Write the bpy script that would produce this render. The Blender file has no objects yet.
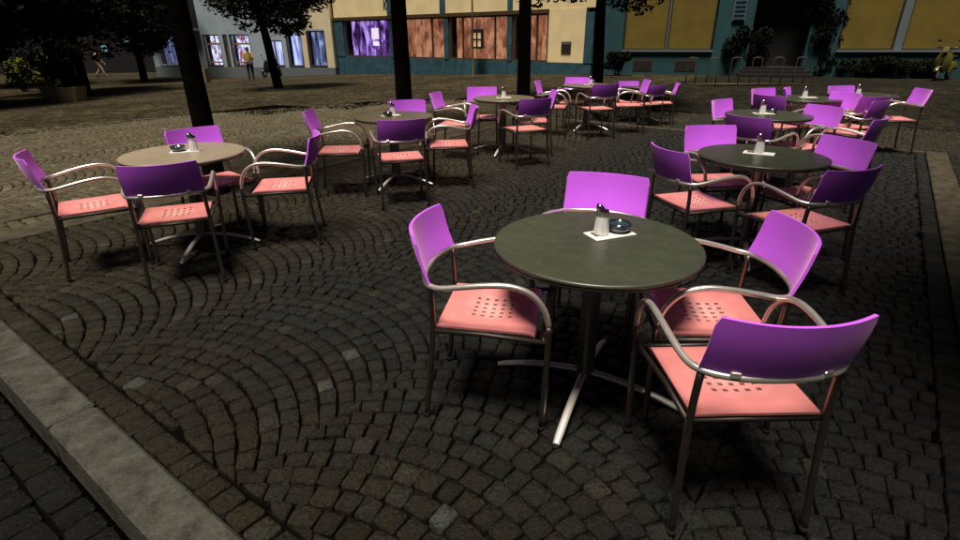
import bpy, bmesh, math, random
from math import sin, cos, pi, radians, sqrt, atan2
from mathutils import Vector, Matrix, noise

SC = bpy.context.scene
COL = SC.collection
random.seed(7)

# ---------------------------------------------------------------- camera
CAM_H = 1.508
PITCH = radians(23.98)
cd = bpy.data.cameras.new('camera')
cam = bpy.data.objects.new('camera', cd)
COL.objects.link(cam)
cd.sensor_width = 36.0
cd.lens = 527.5 / 960 * 36
cd.clip_start = 0.05
cd.clip_end = 600
rr = radians(-0.389)
R0 = Vector((1, 0, 0)); U0 = Vector((0, sin(PITCH), cos(PITCH)))
Rv = R0 * cos(rr) + U0 * sin(rr)
Uv = R0 * -sin(rr) + U0 * cos(rr)
Bv = Rv.cross(Uv)
cam.matrix_world = Matrix(((Rv.x, Uv.x, Bv.x, 0), (Rv.y, Uv.y, Bv.y, 0), (Rv.z, Uv.z, Bv.z, CAM_H), (0, 0, 0, 1)))
SC.camera = cam

# ---------------------------------------------------------------- sky, sun, exposure
SUN_L = Vector((-0.11, -0.25, 0.96)).normalized()      # direction towards the light
sun_el = math.asin(SUN_L.z)
world = bpy.data.worlds.new('World'); SC.world = world
world.use_nodes = True
wn = world.node_tree.nodes; wl = world.node_tree.links
for n in list(wn): wn.remove(n)
sky = wn.new('ShaderNodeTexSky'); sky.sky_type = 'NISHITA'; sky.sun_disc = False
sky.sun_elevation = sun_el
sky.sun_rotation = atan2(SUN_L.x, SUN_L.y)
bg = wn.new('ShaderNodeBackground'); bg.inputs['Strength'].default_value = 0.0045
wo = wn.new('ShaderNodeOutputWorld')
wl.new(sky.outputs[0], bg.inputs[0]); wl.new(bg.outputs[0], wo.inputs[0])
sd = bpy.data.lights.new('sun', 'SUN'); sd.energy = 5.0; sd.angle = radians(18); sd.color = (1.0, 0.9, 0.78)
sun = bpy.data.objects.new('sun', sd); COL.objects.link(sun)
sun.rotation_euler = SUN_L.to_track_quat('Z', 'Y').to_euler()
SC.view_settings.view_transform = 'Standard'
SC.view_settings.look = 'None'
SC.view_settings.exposure = 0.32
SC.view_settings.gamma = 1.0
SC.render.engine = 'CYCLES'

# ---------------------------------------------------------------- material helpers
def mat(name, color, rough=0.6, metal=0.0, spec=0.5, emit=None, estr=1.0, bump=None, bscale=40, var=0.0, vscale=5.0, coat=0.0, second=None, detail=4):
    m = bpy.data.materials.new(name); m.use_nodes = True
    nt = m.node_tree; p = nt.nodes['Principled BSDF']
    p.inputs['Base Color'].default_value = (*color, 1)
    p.inputs['Roughness'].default_value = rough
    p.inputs['Metallic'].default_value = metal
    p.inputs['Specular IOR Level'].default_value = spec
    p.inputs['Coat Weight'].default_value = coat
    if emit:
        p.inputs['Emission Color'].default_value = (*emit, 1)
        p.inputs['Emission Strength'].default_value = estr
    if var or second or bump:
        tc = nt.nodes.new('ShaderNodeTexCoord')
    if var or second:
        nz = nt.nodes.new('ShaderNodeTexNoise'); nz.inputs['Scale'].default_value = vscale; nz.inputs['Detail'].default_value = detail
        nt.links.new(tc.outputs['Object'], nz.inputs['Vector'])
        mx = nt.nodes.new('ShaderNodeMix'); mx.data_type = 'RGBA'
        rp = nt.nodes.new('ShaderNodeMapRange'); rp.inputs[1].default_value = 0.35; rp.inputs[2].default_value = 0.65
        nt.links.new(nz.outputs['Fac'], rp.inputs[0]); nt.links.new(rp.outputs[0], mx.inputs[0])
        c2 = second or tuple(min(1, c * (1 + var)) for c in color)
        c1 = color if second else tuple(c * (1 - var) for c in color)
        mx.inputs[6].default_value = (*c1, 1); mx.inputs[7].default_value = (*c2, 1)
        nt.links.new(mx.outputs[2], p.inputs['Base Color'])
    if bump:
        nb = nt.nodes.new('ShaderNodeTexNoise'); nb.inputs['Scale'].default_value = bscale; nb.inputs['Detail'].default_value = 5
        nt.links.new(tc.outputs['Object'], nb.inputs['Vector'])
        bp = nt.nodes.new('ShaderNodeBump'); bp.inputs['Strength'].default_value = bump; bp.inputs['Distance'].default_value = 0.01
        nt.links.new(nb.outputs['Fac'], bp.inputs['Height']); nt.links.new(bp.outputs[0], p.inputs['Normal'])
    return m

M = {}
M['back'] = mat('violet_lacquer', (0.62, 0.125, 0.98), 0.36, 0.0, 0.6, bump=0.05, bscale=300, var=0.06, vscale=3)
for k_ in ('back',):
    p_ = M[k_].node_tree.nodes['Principled BSDF']; p_.inputs['Sheen Weight'].default_value = 0.45; p_.inputs['Sheen Roughness'].default_value = 0.35; p_.inputs['Sheen Tint'].default_value = (1.0, 0.62, 0.82, 1)
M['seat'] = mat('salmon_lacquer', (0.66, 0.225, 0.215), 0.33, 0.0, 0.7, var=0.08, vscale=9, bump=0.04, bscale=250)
M['steel'] = mat('brushed_steel', (0.74, 0.71, 0.64), 0.30, 0.75, bump=0.04, bscale=200, var=0.12, vscale=14)
M['leg'] = mat('bronze_steel', (0.20, 0.17, 0.15), 0.38, 1.0, bump=0.05, bscale=120, var=0.15, vscale=10)
M['frame'] = mat('dark_frame', (0.06, 0.05, 0.045), 0.5, 0.8)
M['rubber'] = mat('black_rubber', (0.012, 0.012, 0.012), 0.9, 0, 0.08)
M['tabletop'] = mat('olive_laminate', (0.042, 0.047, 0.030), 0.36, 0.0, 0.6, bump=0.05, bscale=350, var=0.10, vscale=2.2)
M['tabletop_lit'] = mat('olive_laminate_lit', (0.27, 0.225, 0.155), 0.36, 0.0, 0.6, bump=0.05, bscale=350, var=0.08, vscale=2.2)  # leftmost top: bright sheen of the light painted in as tan
M['tabletop_half_lit'] = mat('olive_laminate_half_lit', (0.125, 0.108, 0.062), 0.36, 0.0, 0.6, bump=0.05, bscale=350, var=0.08, vscale=2.2)  # middle row tops: weaker light sheen painted in as khaki
M['edge'] = mat('dark_edge_band', (0.03, 0.03, 0.028), 0.45)
M['chrome'] = mat('polished_chrome', (0.90, 0.86, 0.78), 0.34, 0.6, bump=0.02, bscale=60)
M['lid'] = mat('polished_lid', (0.8, 0.74, 0.68), 0.15, 1.0)
M['column'] = mat('dark_metal_column', (0.22, 0.20, 0.19), 0.34, 0.9)
M['card'] = mat('white_card', (0.72, 0.70, 0.64), 0.7, var=0.04)
M['sugar'] = mat('sugar_filled_glass', (0.72, 0.72, 0.70), 0.18, 0, 0.6, bump=0.2, bscale=400, var=0.08, vscale=80, coat=0.6)
M['ash'] = mat('black_glass', (0.012, 0.014, 0.018), 0.08, 0, 0.6, coat=1.0)
M['ashblue'] = mat('blue_black_glass', (0.03, 0.05, 0.07), 0.12, 0, 0.6, coat=1.0)
M['print'] = mat('dark_print', (0.06, 0.05, 0.03), 0.7)
M['granite'] = mat('granite_kerb', (0.016, 0.015, 0.011), 0.8, 0, 0.2, bump=0.8, bscale=90, second=(0.075, 0.075, 0.061), vscale=95, detail=10)
nt_ = M['granite'].node_tree
for n_ in nt_.nodes:
    if n_.type == 'TEX_NOISE' and n_.inputs['Scale'].default_value > 94: n_.inputs['Scale'].default_value = 9; n_.inputs['Roughness'].default_value = 0.82; n_.inputs['Detail'].default_value = 12
M['band'] = mat('flush_stone_band', (0.028, 0.024, 0.015), 0.85, 0, 0.2, bump=0.4, bscale=60, second=(0.062, 0.052, 0.033), vscale=9, detail=8)
M['bark'] = mat('tree_bark', (0.005, 0.004, 0.003), 1.0, 0, 0.03, bump=0.9, bscale=18, var=0.35, vscale=8)
M['leaf'] = mat('dark_leaf', (0.010, 0.013, 0.006), 0.95, 0, 0.05, var=0.4, vscale=1.2)
M['leaf2'] = mat('yellow_green_leaf', (0.09, 0.095, 0.015), 0.9, 0, 0.1, var=0.5, vscale=6)
M['teal_stone'] = mat('teal_stone_cladding', (0.028, 0.085, 0.115), 0.6, var=0.25, vscale=3, bump=0.2, bscale=20)
M['teal'] = mat('teal_plaster', (0.008, 0.060, 0.070), 0.8, var=0.15, vscale=1.2, bump=0.3, bscale=30)
M['cream'] = mat('cream_plaster', (0.88, 0.72, 0.40), 0.8, var=0.07, vscale=1.5, bump=0.2, bscale=30)
M['cream2'] = mat('pale_sand_plaster', (0.72, 0.62, 0.42), 0.8, var=0.07, vscale=1.5)
M['greywall'] = mat('blue_grey_plaster', (0.32, 0.40, 0.45), 0.8, var=0.1, vscale=1.2)
M['darkwall'] = mat('dark_plaster', (0.003, 0.0035, 0.004), 0.9, var=0.3)
M['bronze'] = mat('bronze_window_frame', (0.10, 0.065, 0.03), 0.5, 0.3)
M['whiteframe'] = mat('pale_window_frame', (0.5, 0.5, 0.48), 0.6)
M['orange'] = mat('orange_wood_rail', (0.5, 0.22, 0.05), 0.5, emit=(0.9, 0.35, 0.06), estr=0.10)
M['blind'] = mat('ochre_roller_blind', (0.15, 0.105, 0.008), 0.8, bump=0.2, bscale=3, var=0.12, vscale=1.5)
M['dark'] = mat('near_black_paint', (0.01, 0.01, 0.01), 0.7)
M['vent'] = mat('rust_vent_grille', (0.05, 0.035, 0.03), 0.8)
M['stonegrey'] = mat('grey_window_sill', (0.12, 0.15, 0.16), 0.7)
M['planter'] = mat('ochre_concrete', (0.23, 0.19, 0.09), 0.8, var=0.2, vscale=3)
M['pole'] = mat('ochre_painted_pole', (0.055, 0.036, 0.008), 0.6, 0.0)
M['blackstone'] = mat('black_stone_step', (0.002, 0.002, 0.002), 0.8)
M['soil'] = mat('dark_soil', (0.015, 0.012, 0.01), 0.95)
M['skin'] = mat('skin', (0.42, 0.25, 0.17), 0.6)
M['hair'] = mat('dark_hair', (0.012, 0.009, 0.008), 0.7)
M['shirt'] = mat('mustard_shirt', (0.55, 0.38, 0.10), 0.8)
M['pants'] = mat('black_trousers', (0.012, 0.012, 0.014), 0.8)
M['pale_cloth'] = mat('pale_cloth', (0.28, 0.23, 0.13), 0.8)
M['scoot'] = mat('olive_yellow_paint', (0.075, 0.07, 0.01), 0.3, 0, 0.5, coat=0.5)
M['scoot_dark'] = mat('black_paint', (0.012, 0.012, 0.014), 0.3, 0, 0.5, coat=0.5)
M['headlamp'] = mat('headlamp_glass', (0.3, 0.26, 0.12), 0.15)
M['lit_white'] = mat('lit_white_panel', (0.8, 0.8, 0.8), 0.5, emit=(1.0, 0.82, 1.0), estr=1.1)
M['lit_amber'] = mat('lit_amber_panel', (0.5, 0.35, 0.2), 0.5, emit=(1.0, 0.62, 0.35), estr=0.32)
M['lit_cyan'] = mat('lit_cyan_window', (0.1, 0.2, 0.25), 0.5, emit=(0.25, 0.6, 0.75), estr=0.28)

def glass_mat():
    m = bpy.data.materials.new('window_glass'); m.use_nodes = True
    nt = m.node_tree; nt.nodes.remove(nt.nodes['Principled BSDF'])
    out = nt.nodes['Material Output']
    tr = nt.nodes.new('ShaderNodeBsdfTransparent'); tr.inputs[0].default_value = (0.85, 0.88, 0.9, 1)
    gl = nt.nodes.new('ShaderNodeBsdfGlossy'); gl.inputs['Roughness'].default_value = 0.05
    fr0 = nt.nodes.new('ShaderNodeLayerWeight'); fr0.inputs[0].default_value = 0.25
    fr = nt.nodes.new('ShaderNodeMath'); fr.operation = 'MULTIPLY_ADD'; fr.inputs[1].default_value = 0.3; fr.inputs[2].default_value = 0.03
    nt.links.new(fr0.outputs['Facing'], fr.inputs[0])
    mx = nt.nodes.new('ShaderNodeMixShader')
    nt.links.new(fr.outputs[0], mx.inputs[0]); nt.links.new(tr.outputs[0], mx.inputs[1]); nt.links.new(gl.outputs[0], mx.inputs[2])
    nt.links.new(mx.outputs[0], out.inputs[0])
    return m
M['glass'] = glass_mat()

def interior_mat(name, c1, c2, c3, estr, scale=(2.2, 2.2, 0.7), lo=0.3, hi=0.7, seed=0):
    """lit shop interior: curtains and goods glowing behind the pane"""
    m = bpy.data.materials.new(name); m.use_nodes = True
    nt = m.node_tree; p = nt.nodes['Principled BSDF']
    tc = nt.nodes.new('ShaderNodeTexCoord'); mp = nt.nodes.new('ShaderNodeMapping')
    mp.inputs['Scale'].default_value = scale; mp.inputs['Location'].default_value = (seed * 3.1, seed * 1.7, seed)
    nz = nt.nodes.new('ShaderNodeTexNoise'); nz.inputs['Scale'].default_value = 1.6; nz.inputs['Detail'].default_value = 6; nz.inputs['Distortion'].default_value = 0.6
    cr = nt.nodes.new('ShaderNodeValToRGB'); e = cr.color_ramp.elements
    e[0].position = lo; e[0].color = (*c1, 1); e[1].position = hi; e[1].color = (*c3, 1)
    k = e.new((lo + hi) / 2); k.color = (*c2, 1)
    nt.links.new(tc.outputs['Object'], mp.inputs[0]); nt.links.new(mp.outputs[0], nz.inputs['Vector'])
    nt.links.new(nz.outputs['Fac'], cr.inputs[0])
    nt.links.new(cr.outputs[0], p.inputs['Base Color']); nt.links.new(cr.outputs[0], p.inputs['Emission Color'])
    p.inputs['Emission Strength'].default_value = estr; p.inputs['Roughness'].default_value = 0.8
    return m
M['int_purple'] = interior_mat('violet_lit_interior', (0.015, 0.003, 0.03), (0.16, 0.05, 0.34), (0.60, 0.42, 0.95), 1.0, (1.7, 1.7, 0.8), 0.38, 0.62)
M['int_salmon'] = interior_mat('salmon_curtain', (0.09, 0.024, 0.012), (0.27, 0.095, 0.05), (0.50, 0.22, 0.12), 1.15, (1.6, 1.6, 0.9), 0.32, 0.62, 2)
M['int_blue'] = interior_mat('blue_white_curtain', (0.03, 0.04, 0.10), (0.26, 0.30, 0.62), (0.72, 0.76, 1.0), 1.2, (3.0, 3.0, 0.3), 0.3, 0.62, 4)
M['int_blue2'] = interior_mat('dim_blue_interior', (0.008, 0.012, 0.03), (0.08, 0.10, 0.22), (0.42, 0.45, 0.75), 1.1, (2.5, 2.5, 0.5), 0.38, 0.66, 6)
M['int_shop'] = interior_mat('bright_shop_interior', (0.25, 0.03, 0.02), (0.35, 0.36, 0.60), (0.80, 0.85, 1.0), 1.3, (3.5, 3.5, 1.6), 0.38, 0.6, 8)
M['int_dark'] = interior_mat('dark_interior', (0.002, 0.003, 0.004), (0.004, 0.012, 0.016), (0.02, 0.09, 0.10), 0.5, (2.5, 2.5, 0.5), 0.45, 0.8, 9)

def cobble_mat():
    m = bpy.data.materials.new('cobblestone'); m.use_nodes = True
    nt = m.node_tree; p = nt.nodes['Principled BSDF']; L = nt.links.new
    at = nt.nodes.new('ShaderNodeAttribute'); at.attribute_name = 'tone'
    tc = nt.nodes.new('ShaderNodeTexCoord')
    n1 = nt.nodes.new('ShaderNodeTexNoise'); n1.inputs['Scale'].default_value = 90; n1.inputs['Detail'].default_value = 6; n1.inputs['Roughness'].default_value = 0.7
    L(tc.outputs['Object'], n1.inputs['Vector'])
    mr = nt.nodes.new('ShaderNodeMapRange'); mr.inputs[1].default_value = 0.3; mr.inputs[2].default_value = 0.72; mr.inputs[3].default_value = 0.05; mr.inputs[4].default_value = 3.2
    L(n1.outputs['Fac'], mr.inputs[0])
    mx = nt.nodes.new('ShaderNodeMix'); mx.data_type = 'RGBA'; mx.blend_type = 'MULTIPLY'; mx.inputs[0].default_value = 1
    L(at.outputs['Color'], mx.inputs[6]); L(mr.outputs[0], mx.inputs[7]); L(mx.outputs[2], p.inputs['Base Color'])
    n2 = nt.nodes.new('ShaderNodeTexNoise'); n2.inputs['Scale'].default_value = 48; n2.inputs['Detail'].default_value = 8; n2.inputs['Roughness'].default_value = 0.65
    L(tc.outputs['Object'], n2.inputs['Vector'])
    bp = nt.nodes.new('ShaderNodeBump'); bp.inputs['Strength'].default_value = 1.0; bp.inputs['Distance'].default_value = 0.022
    L(n2.outputs['Fac'], bp.inputs['Height']); L(bp.outputs[0], p.inputs['Normal'])
    p.inputs['Roughness'].default_value = 0.42; p.inputs['Specular IOR Level'].default_value = 0.24
    return m
M['cobble'] = cobble_mat()

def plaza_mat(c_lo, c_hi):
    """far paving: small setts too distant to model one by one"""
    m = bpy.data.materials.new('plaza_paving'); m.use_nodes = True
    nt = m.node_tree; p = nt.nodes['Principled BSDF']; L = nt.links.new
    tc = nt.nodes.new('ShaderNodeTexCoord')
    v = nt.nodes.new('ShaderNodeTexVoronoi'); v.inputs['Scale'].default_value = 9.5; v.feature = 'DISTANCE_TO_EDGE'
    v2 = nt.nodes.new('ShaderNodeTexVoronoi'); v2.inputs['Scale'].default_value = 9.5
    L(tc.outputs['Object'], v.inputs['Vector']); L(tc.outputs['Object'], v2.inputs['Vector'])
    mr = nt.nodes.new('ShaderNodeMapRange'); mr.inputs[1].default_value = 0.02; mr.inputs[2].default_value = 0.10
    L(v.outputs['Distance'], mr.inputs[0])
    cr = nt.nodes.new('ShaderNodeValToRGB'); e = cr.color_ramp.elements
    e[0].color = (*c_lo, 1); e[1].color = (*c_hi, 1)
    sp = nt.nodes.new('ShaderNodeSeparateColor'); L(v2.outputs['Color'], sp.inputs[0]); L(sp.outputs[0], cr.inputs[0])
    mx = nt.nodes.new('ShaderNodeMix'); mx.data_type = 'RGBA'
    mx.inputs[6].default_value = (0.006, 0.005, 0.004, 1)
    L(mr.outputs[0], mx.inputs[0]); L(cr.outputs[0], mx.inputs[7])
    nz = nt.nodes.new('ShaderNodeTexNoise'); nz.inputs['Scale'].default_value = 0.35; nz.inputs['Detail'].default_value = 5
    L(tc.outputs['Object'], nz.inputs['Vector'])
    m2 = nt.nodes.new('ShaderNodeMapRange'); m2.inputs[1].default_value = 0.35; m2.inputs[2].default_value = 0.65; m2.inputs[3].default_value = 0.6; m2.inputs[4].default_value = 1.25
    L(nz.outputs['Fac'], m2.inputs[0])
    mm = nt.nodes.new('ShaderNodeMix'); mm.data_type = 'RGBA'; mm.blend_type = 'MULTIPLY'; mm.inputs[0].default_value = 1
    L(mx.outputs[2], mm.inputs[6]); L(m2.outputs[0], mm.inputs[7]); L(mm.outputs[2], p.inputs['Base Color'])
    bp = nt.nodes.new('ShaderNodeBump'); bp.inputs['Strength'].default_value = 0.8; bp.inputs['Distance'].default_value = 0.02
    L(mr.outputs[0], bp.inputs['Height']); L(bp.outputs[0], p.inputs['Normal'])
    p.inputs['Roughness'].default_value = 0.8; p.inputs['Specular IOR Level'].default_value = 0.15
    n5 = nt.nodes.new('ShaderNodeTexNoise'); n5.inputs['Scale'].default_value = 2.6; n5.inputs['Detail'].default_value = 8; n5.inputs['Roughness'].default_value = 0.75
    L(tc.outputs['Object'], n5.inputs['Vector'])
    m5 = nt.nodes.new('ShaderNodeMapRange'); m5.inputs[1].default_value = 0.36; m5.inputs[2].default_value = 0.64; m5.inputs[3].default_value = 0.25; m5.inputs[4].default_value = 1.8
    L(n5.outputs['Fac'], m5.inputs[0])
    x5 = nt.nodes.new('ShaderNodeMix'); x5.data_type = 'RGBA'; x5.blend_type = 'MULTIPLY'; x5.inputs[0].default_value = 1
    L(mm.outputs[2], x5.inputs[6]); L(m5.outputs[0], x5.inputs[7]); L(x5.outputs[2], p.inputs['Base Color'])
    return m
M['plaza'] = plaza_mat((0.016, 0.013, 0.005), (0.072, 0.056, 0.024))  # paler and warmer: glow on the left side painted into the paving
M['plaza_shaded'] = plaza_mat((0.006, 0.0052, 0.0025), (0.022, 0.019, 0.008))  # darker copy for the right side, light falloff painted into the colour
M['joint'] = mat('dark_sand_joint', (0.0025, 0.0022, 0.002), 1.0, 0.0, 0.0, bump=0.4, bscale=60)

def vary(m, lo, hi):
    nt = m.node_tree; p = nt.nodes['Principled BSDF']
    oi = nt.nodes.new('ShaderNodeObjectInfo'); mr = nt.nodes.new('ShaderNodeMapRange')
    mr.inputs[3].default_value = lo; mr.inputs[4].default_value = hi
    nt.links.new(oi.outputs['Random'], mr.inputs[0])
    mx = nt.nodes.new('ShaderNodeMix'); mx.data_type = 'RGBA'; mx.blend_type = 'MULTIPLY'; mx.inputs[0].default_value = 1
    src = p.inputs['Base Color'].links[0].from_socket
    nt.links.new(src, mx.inputs[6]); nt.links.new(mr.outputs[0], mx.inputs[7]); nt.links.new(mx.outputs[2], p.inputs['Base Color'])
    # scuffs and wiped patches: roughness wanders
    tc = nt.nodes.new('ShaderNodeTexCoord'); nz = nt.nodes.new('ShaderNodeTexNoise'); nz.inputs['Scale'].default_value = 14; nz.inputs['Detail'].default_value = 8; nz.inputs['Distortion'].default_value = 1.5
    r0 = p.inputs['Roughness'].default_value
    m2 = nt.nodes.new('ShaderNodeMapRange'); m2.inputs[1].default_value = 0.35; m2.inputs[2].default_value = 0.65; m2.inputs[3].default_value = r0 - 0.08; m2.inputs[4].default_value = r0 + 0.14
    nt.links.new(tc.outputs['Object'], nz.inputs['Vector']); nt.links.new(nz.outputs['Fac'], m2.inputs[0]); nt.links.new(m2.outputs[0], p.inputs['Roughness'])
def seat_highlight(m):  # hot spot painted as a paler patch in the seat centre
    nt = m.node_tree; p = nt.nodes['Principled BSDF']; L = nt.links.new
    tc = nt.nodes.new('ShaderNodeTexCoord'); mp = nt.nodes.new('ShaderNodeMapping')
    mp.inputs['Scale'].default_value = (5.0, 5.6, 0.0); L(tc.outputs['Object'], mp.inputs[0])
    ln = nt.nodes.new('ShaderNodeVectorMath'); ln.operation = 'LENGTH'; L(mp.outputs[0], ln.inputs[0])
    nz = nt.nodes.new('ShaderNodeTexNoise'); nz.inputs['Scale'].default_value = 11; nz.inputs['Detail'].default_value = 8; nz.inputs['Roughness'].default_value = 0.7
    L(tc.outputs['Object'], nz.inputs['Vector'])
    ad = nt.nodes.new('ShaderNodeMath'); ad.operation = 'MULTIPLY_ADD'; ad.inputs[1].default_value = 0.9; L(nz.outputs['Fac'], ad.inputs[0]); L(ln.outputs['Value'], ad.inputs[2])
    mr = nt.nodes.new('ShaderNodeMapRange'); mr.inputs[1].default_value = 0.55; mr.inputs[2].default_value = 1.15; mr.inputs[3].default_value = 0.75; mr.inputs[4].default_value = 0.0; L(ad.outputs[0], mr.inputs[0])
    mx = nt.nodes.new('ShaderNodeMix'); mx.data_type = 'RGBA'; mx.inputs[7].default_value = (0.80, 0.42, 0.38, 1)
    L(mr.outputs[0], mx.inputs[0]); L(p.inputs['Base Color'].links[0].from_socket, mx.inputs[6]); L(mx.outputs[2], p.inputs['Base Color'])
seat_highlight(M['seat'])
vary(M['back'], 0.84, 1.12); vary(M['seat'], 0.84, 1.14)
for k_ in ('tabletop', 'tabletop_lit', 'tabletop_half_lit'): vary(M[k_], 0.9, 1.12)

# ---------------------------------------------------------------- mesh helpers
class MB:
    def __init__(s): s.v = []; s.f = []; s.sm = []
    def add(s, vs, fs, smooth=False):
        o = len(s.v); s.v += [tuple(v) for v in vs]; s.f += [tuple(i + o for i in f) for f in fs]; s.sm += [smooth] * len(fs)
    def box(s, c, d, rz=0.0, tilt=None, b=0.0):
        """box centre c, full size d; b = chamfer of the vertical edges and rims"""
        hx, hy, hz = d[0] / 2, d[1] / 2, d[2] / 2
        if b <= 0:
            vs = [(x, y, z) for z in (-hz, hz) for x, y in ((-hx, -hy), (hx, -hy), (hx, hy), (-hx, hy))]
            fs = [(0, 3, 2, 1), (4, 5, 6, 7), (0, 1, 5, 4), (1, 2, 6, 5), (2, 3, 7, 6), (3, 0, 4, 7)]
        else:
            def ring(z, i): return [(-hx + i, -hy, z), (hx - i, -hy, z), (hx, -hy + i, z), (hx, hy - i, z), (hx - i, hy, z), (-hx + i, hy, z), (-hx, hy - i, z), (-hx, -hy + i, z)]
            def ins(z): return [(x * (hx - b) / hx, y * (hy - b) / hy, z) for x, y, _ in ring(z, b)]
            vs = ins(-hz) + ring(-hz + b, b) + ring(hz - b, b) + ins(hz)
            fs = [tuple(range(7, -1, -1)), tuple(range(24, 32))]
            for k in range(3):
                for i in range(8): fs.append((k * 8 + i, k * 8 + (i + 1) % 8, (k + 1) * 8 + (i + 1) % 8, (k + 1) * 8 + i))
        m = Matrix.Rotation(rz, 3, 'Z')
        if tilt: m = m @ Matrix.Rotation(tilt[0], 3, 'X') @ Matrix.Rotation(tilt[1], 3, 'Y')
        s.add([Vector(c) + m @ Vector(v) for v in vs], fs)
    def tube(s, pts, r, n=10, sub=0, closed=False, flat=1.0, up=None):
        pts = [Vector(p) for p in pts]
        rs = r if isinstance(r, (list, tuple)) else [r] * len(pts)
        if sub:
            P = []; Rr = []
            N = len(pts)
            for i in range(N if closed else N - 1):
                g = lambda k: pts[k % N] if closed else pts[max(0, min(N - 1, k))]
                p0, p1, p2, p3 = g(i - 1), g(i), g(i + 1), g(i + 2)
                for j in range(sub):
                    t = j / sub
                    P.append(0.5 * ((2 * p1) + (p2 - p0) * t + (2 * p0 - 5 * p1 + 4 * p2 - p3) * t * t + (3 * p1 - p0 - 3 * p2 + p3) * t ** 3))
                    Rr.append(rs[i] * (1 - t) + rs[(i + 1) % N] * t)
            if not closed: P.append(pts[-1]); Rr.append(rs[-1])
            pts, rs = P, Rr
        N = len(pts); vs = []; ref = None
        for i in range(N):
            a = pts[(i - 1) % N] if (closed or i > 0) else pts[i]
            b = pts[(i + 1) % N] if (closed or i < N - 1) else pts[i]
            t = (b - a).normalized()
            if ref is None:
                ref = Vector(up) if up else (Vector((0, 0, 1)) if abs(t.z) < 0.9 else Vector((1, 0, 0)))
            x = ref.cross(t)
            if x.length < 1e-4: x = Vector((1, 0, 0)).cross(t)
            x.normalize(); y = t.cross(x).normalized(); ref = y
            for k in range(n):
                an = 2 * pi * k / n
                vs.append(pts[i] + (x * cos(an) + y * sin(an) * flat) * rs[i])
        fs = []
        for i in range(N if closed else N - 1):
            for k in range(n):
                a = i * n + k; b = i * n + (k + 1) % n; j = (i + 1) % N
                fs.append((a, b, j * n + (k + 1) % n, j * n + k))
        s.add(vs, fs, True)
        if not closed:
            o = len(s.v) - N * n
            s.f += [tuple(o + k for k in range(n - 1, -1, -1)), tuple(o + (N - 1) * n + k for k in range(n))]; s.sm += [False, False]
    def lathe(s, prof, c=(0, 0, 0), n=32, smooth=True):
        vs = []; fs = []
        for r, z in prof:
            for k in range(n):
                a = 2 * pi * k / n; vs.append((c[0] + r * cos(a), c[1] + r * sin(a), c[2] + z))
        for i in range(len(prof) - 1):
            for k in range(n):
                fs.append((i * n + k, i * n + (k + 1) % n, (i + 1) * n + (k + 1) % n, (i + 1) * n + k))
        s.add(vs, fs, smooth)
        o = len(s.v) - len(vs)
        s.f += [tuple(o + k for k in range(n - 1, -1, -1)), tuple(o + (len(prof) - 1) * n + k for k in range(n))]; s.sm += [False, False]
    def build(s, name, m, parent=None, loc=None, angle=True):
        me = bpy.data.meshes.new(name); me.from_pydata(s.v, [], s.f)
        me.polygons.foreach_set('use_smooth', s.sm)
        me.materials.append(m); me.validate(); me.update()
        o = bpy.data.objects.new(name, me); COL.objects.link(o)
        if parent: o.parent = parent
        if loc: o.location = loc
        return o

def thing(name, label, cat, loc=(0, 0, 0), rz=0.0, group=None):
    o = bpy.data.objects.new(name, None); COL.objects.link(o)
    o.location = loc; o.rotation_euler = (0, 0, rz); o.empty_display_size = 0.2
    o['label'] = label; o['category'] = cat
    if group: o['group'] = group
    return o
def tag(o, label, cat, group=None):
    o['label'] = label; o['category'] = cat
    if group: o['group'] = group
    return o
def struct(o): o['kind'] = 'structure'; return o
def kids(o): return [c for c in bpy.data.objects if c.parent == o]
def copy_tree(src, loc, rz, label):
    r = src.copy(); COL.objects.link(r); r.location = loc; r.rotation_euler = (0, 0, rz); r['label'] = label
    for ch in KIDS[src.name]:
        c = ch.copy(); COL.objects.link(c); c.parent = r
        for g in KIDS.get(ch.name, []):
            d = g.copy(); COL.objects.link(d); d.parent = c
    return r
KIDS = {}
def remember(o):
    KIDS[o.name] = kids(o)
    for c in KIDS[o.name]: KIDS[c.name] = kids(c)

# ---------------------------------------------------------------- the ground
KD = (-0.805, 0.593)     # along the granite kerb
ND = (0.593, 0.805)      # from the kerb into the terrace
def ab(x, y): return x * KD[0] + y * KD[1], x * ND[0] + y * ND[1]
def xy(a, b): return a * KD[0] + b * ND[0], a * KD[1] + b * ND[1]
def sst(t): t = max(0.0, min(1.0, t)); return t * t * (3 - 2 * t)
def gz(x, y):
    a, b = ab(x, y)
    z = -0.035 * max(0.0, min(26.0, a - 9))
    z += -0.25 * sst((b - 9.56) / 0.03) * (1 - sst((a - 4.5) / 0.9)) * (1 - sst((b - 14) / 9))
    if b < 0.34: z -= 0.19
    return z

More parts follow.
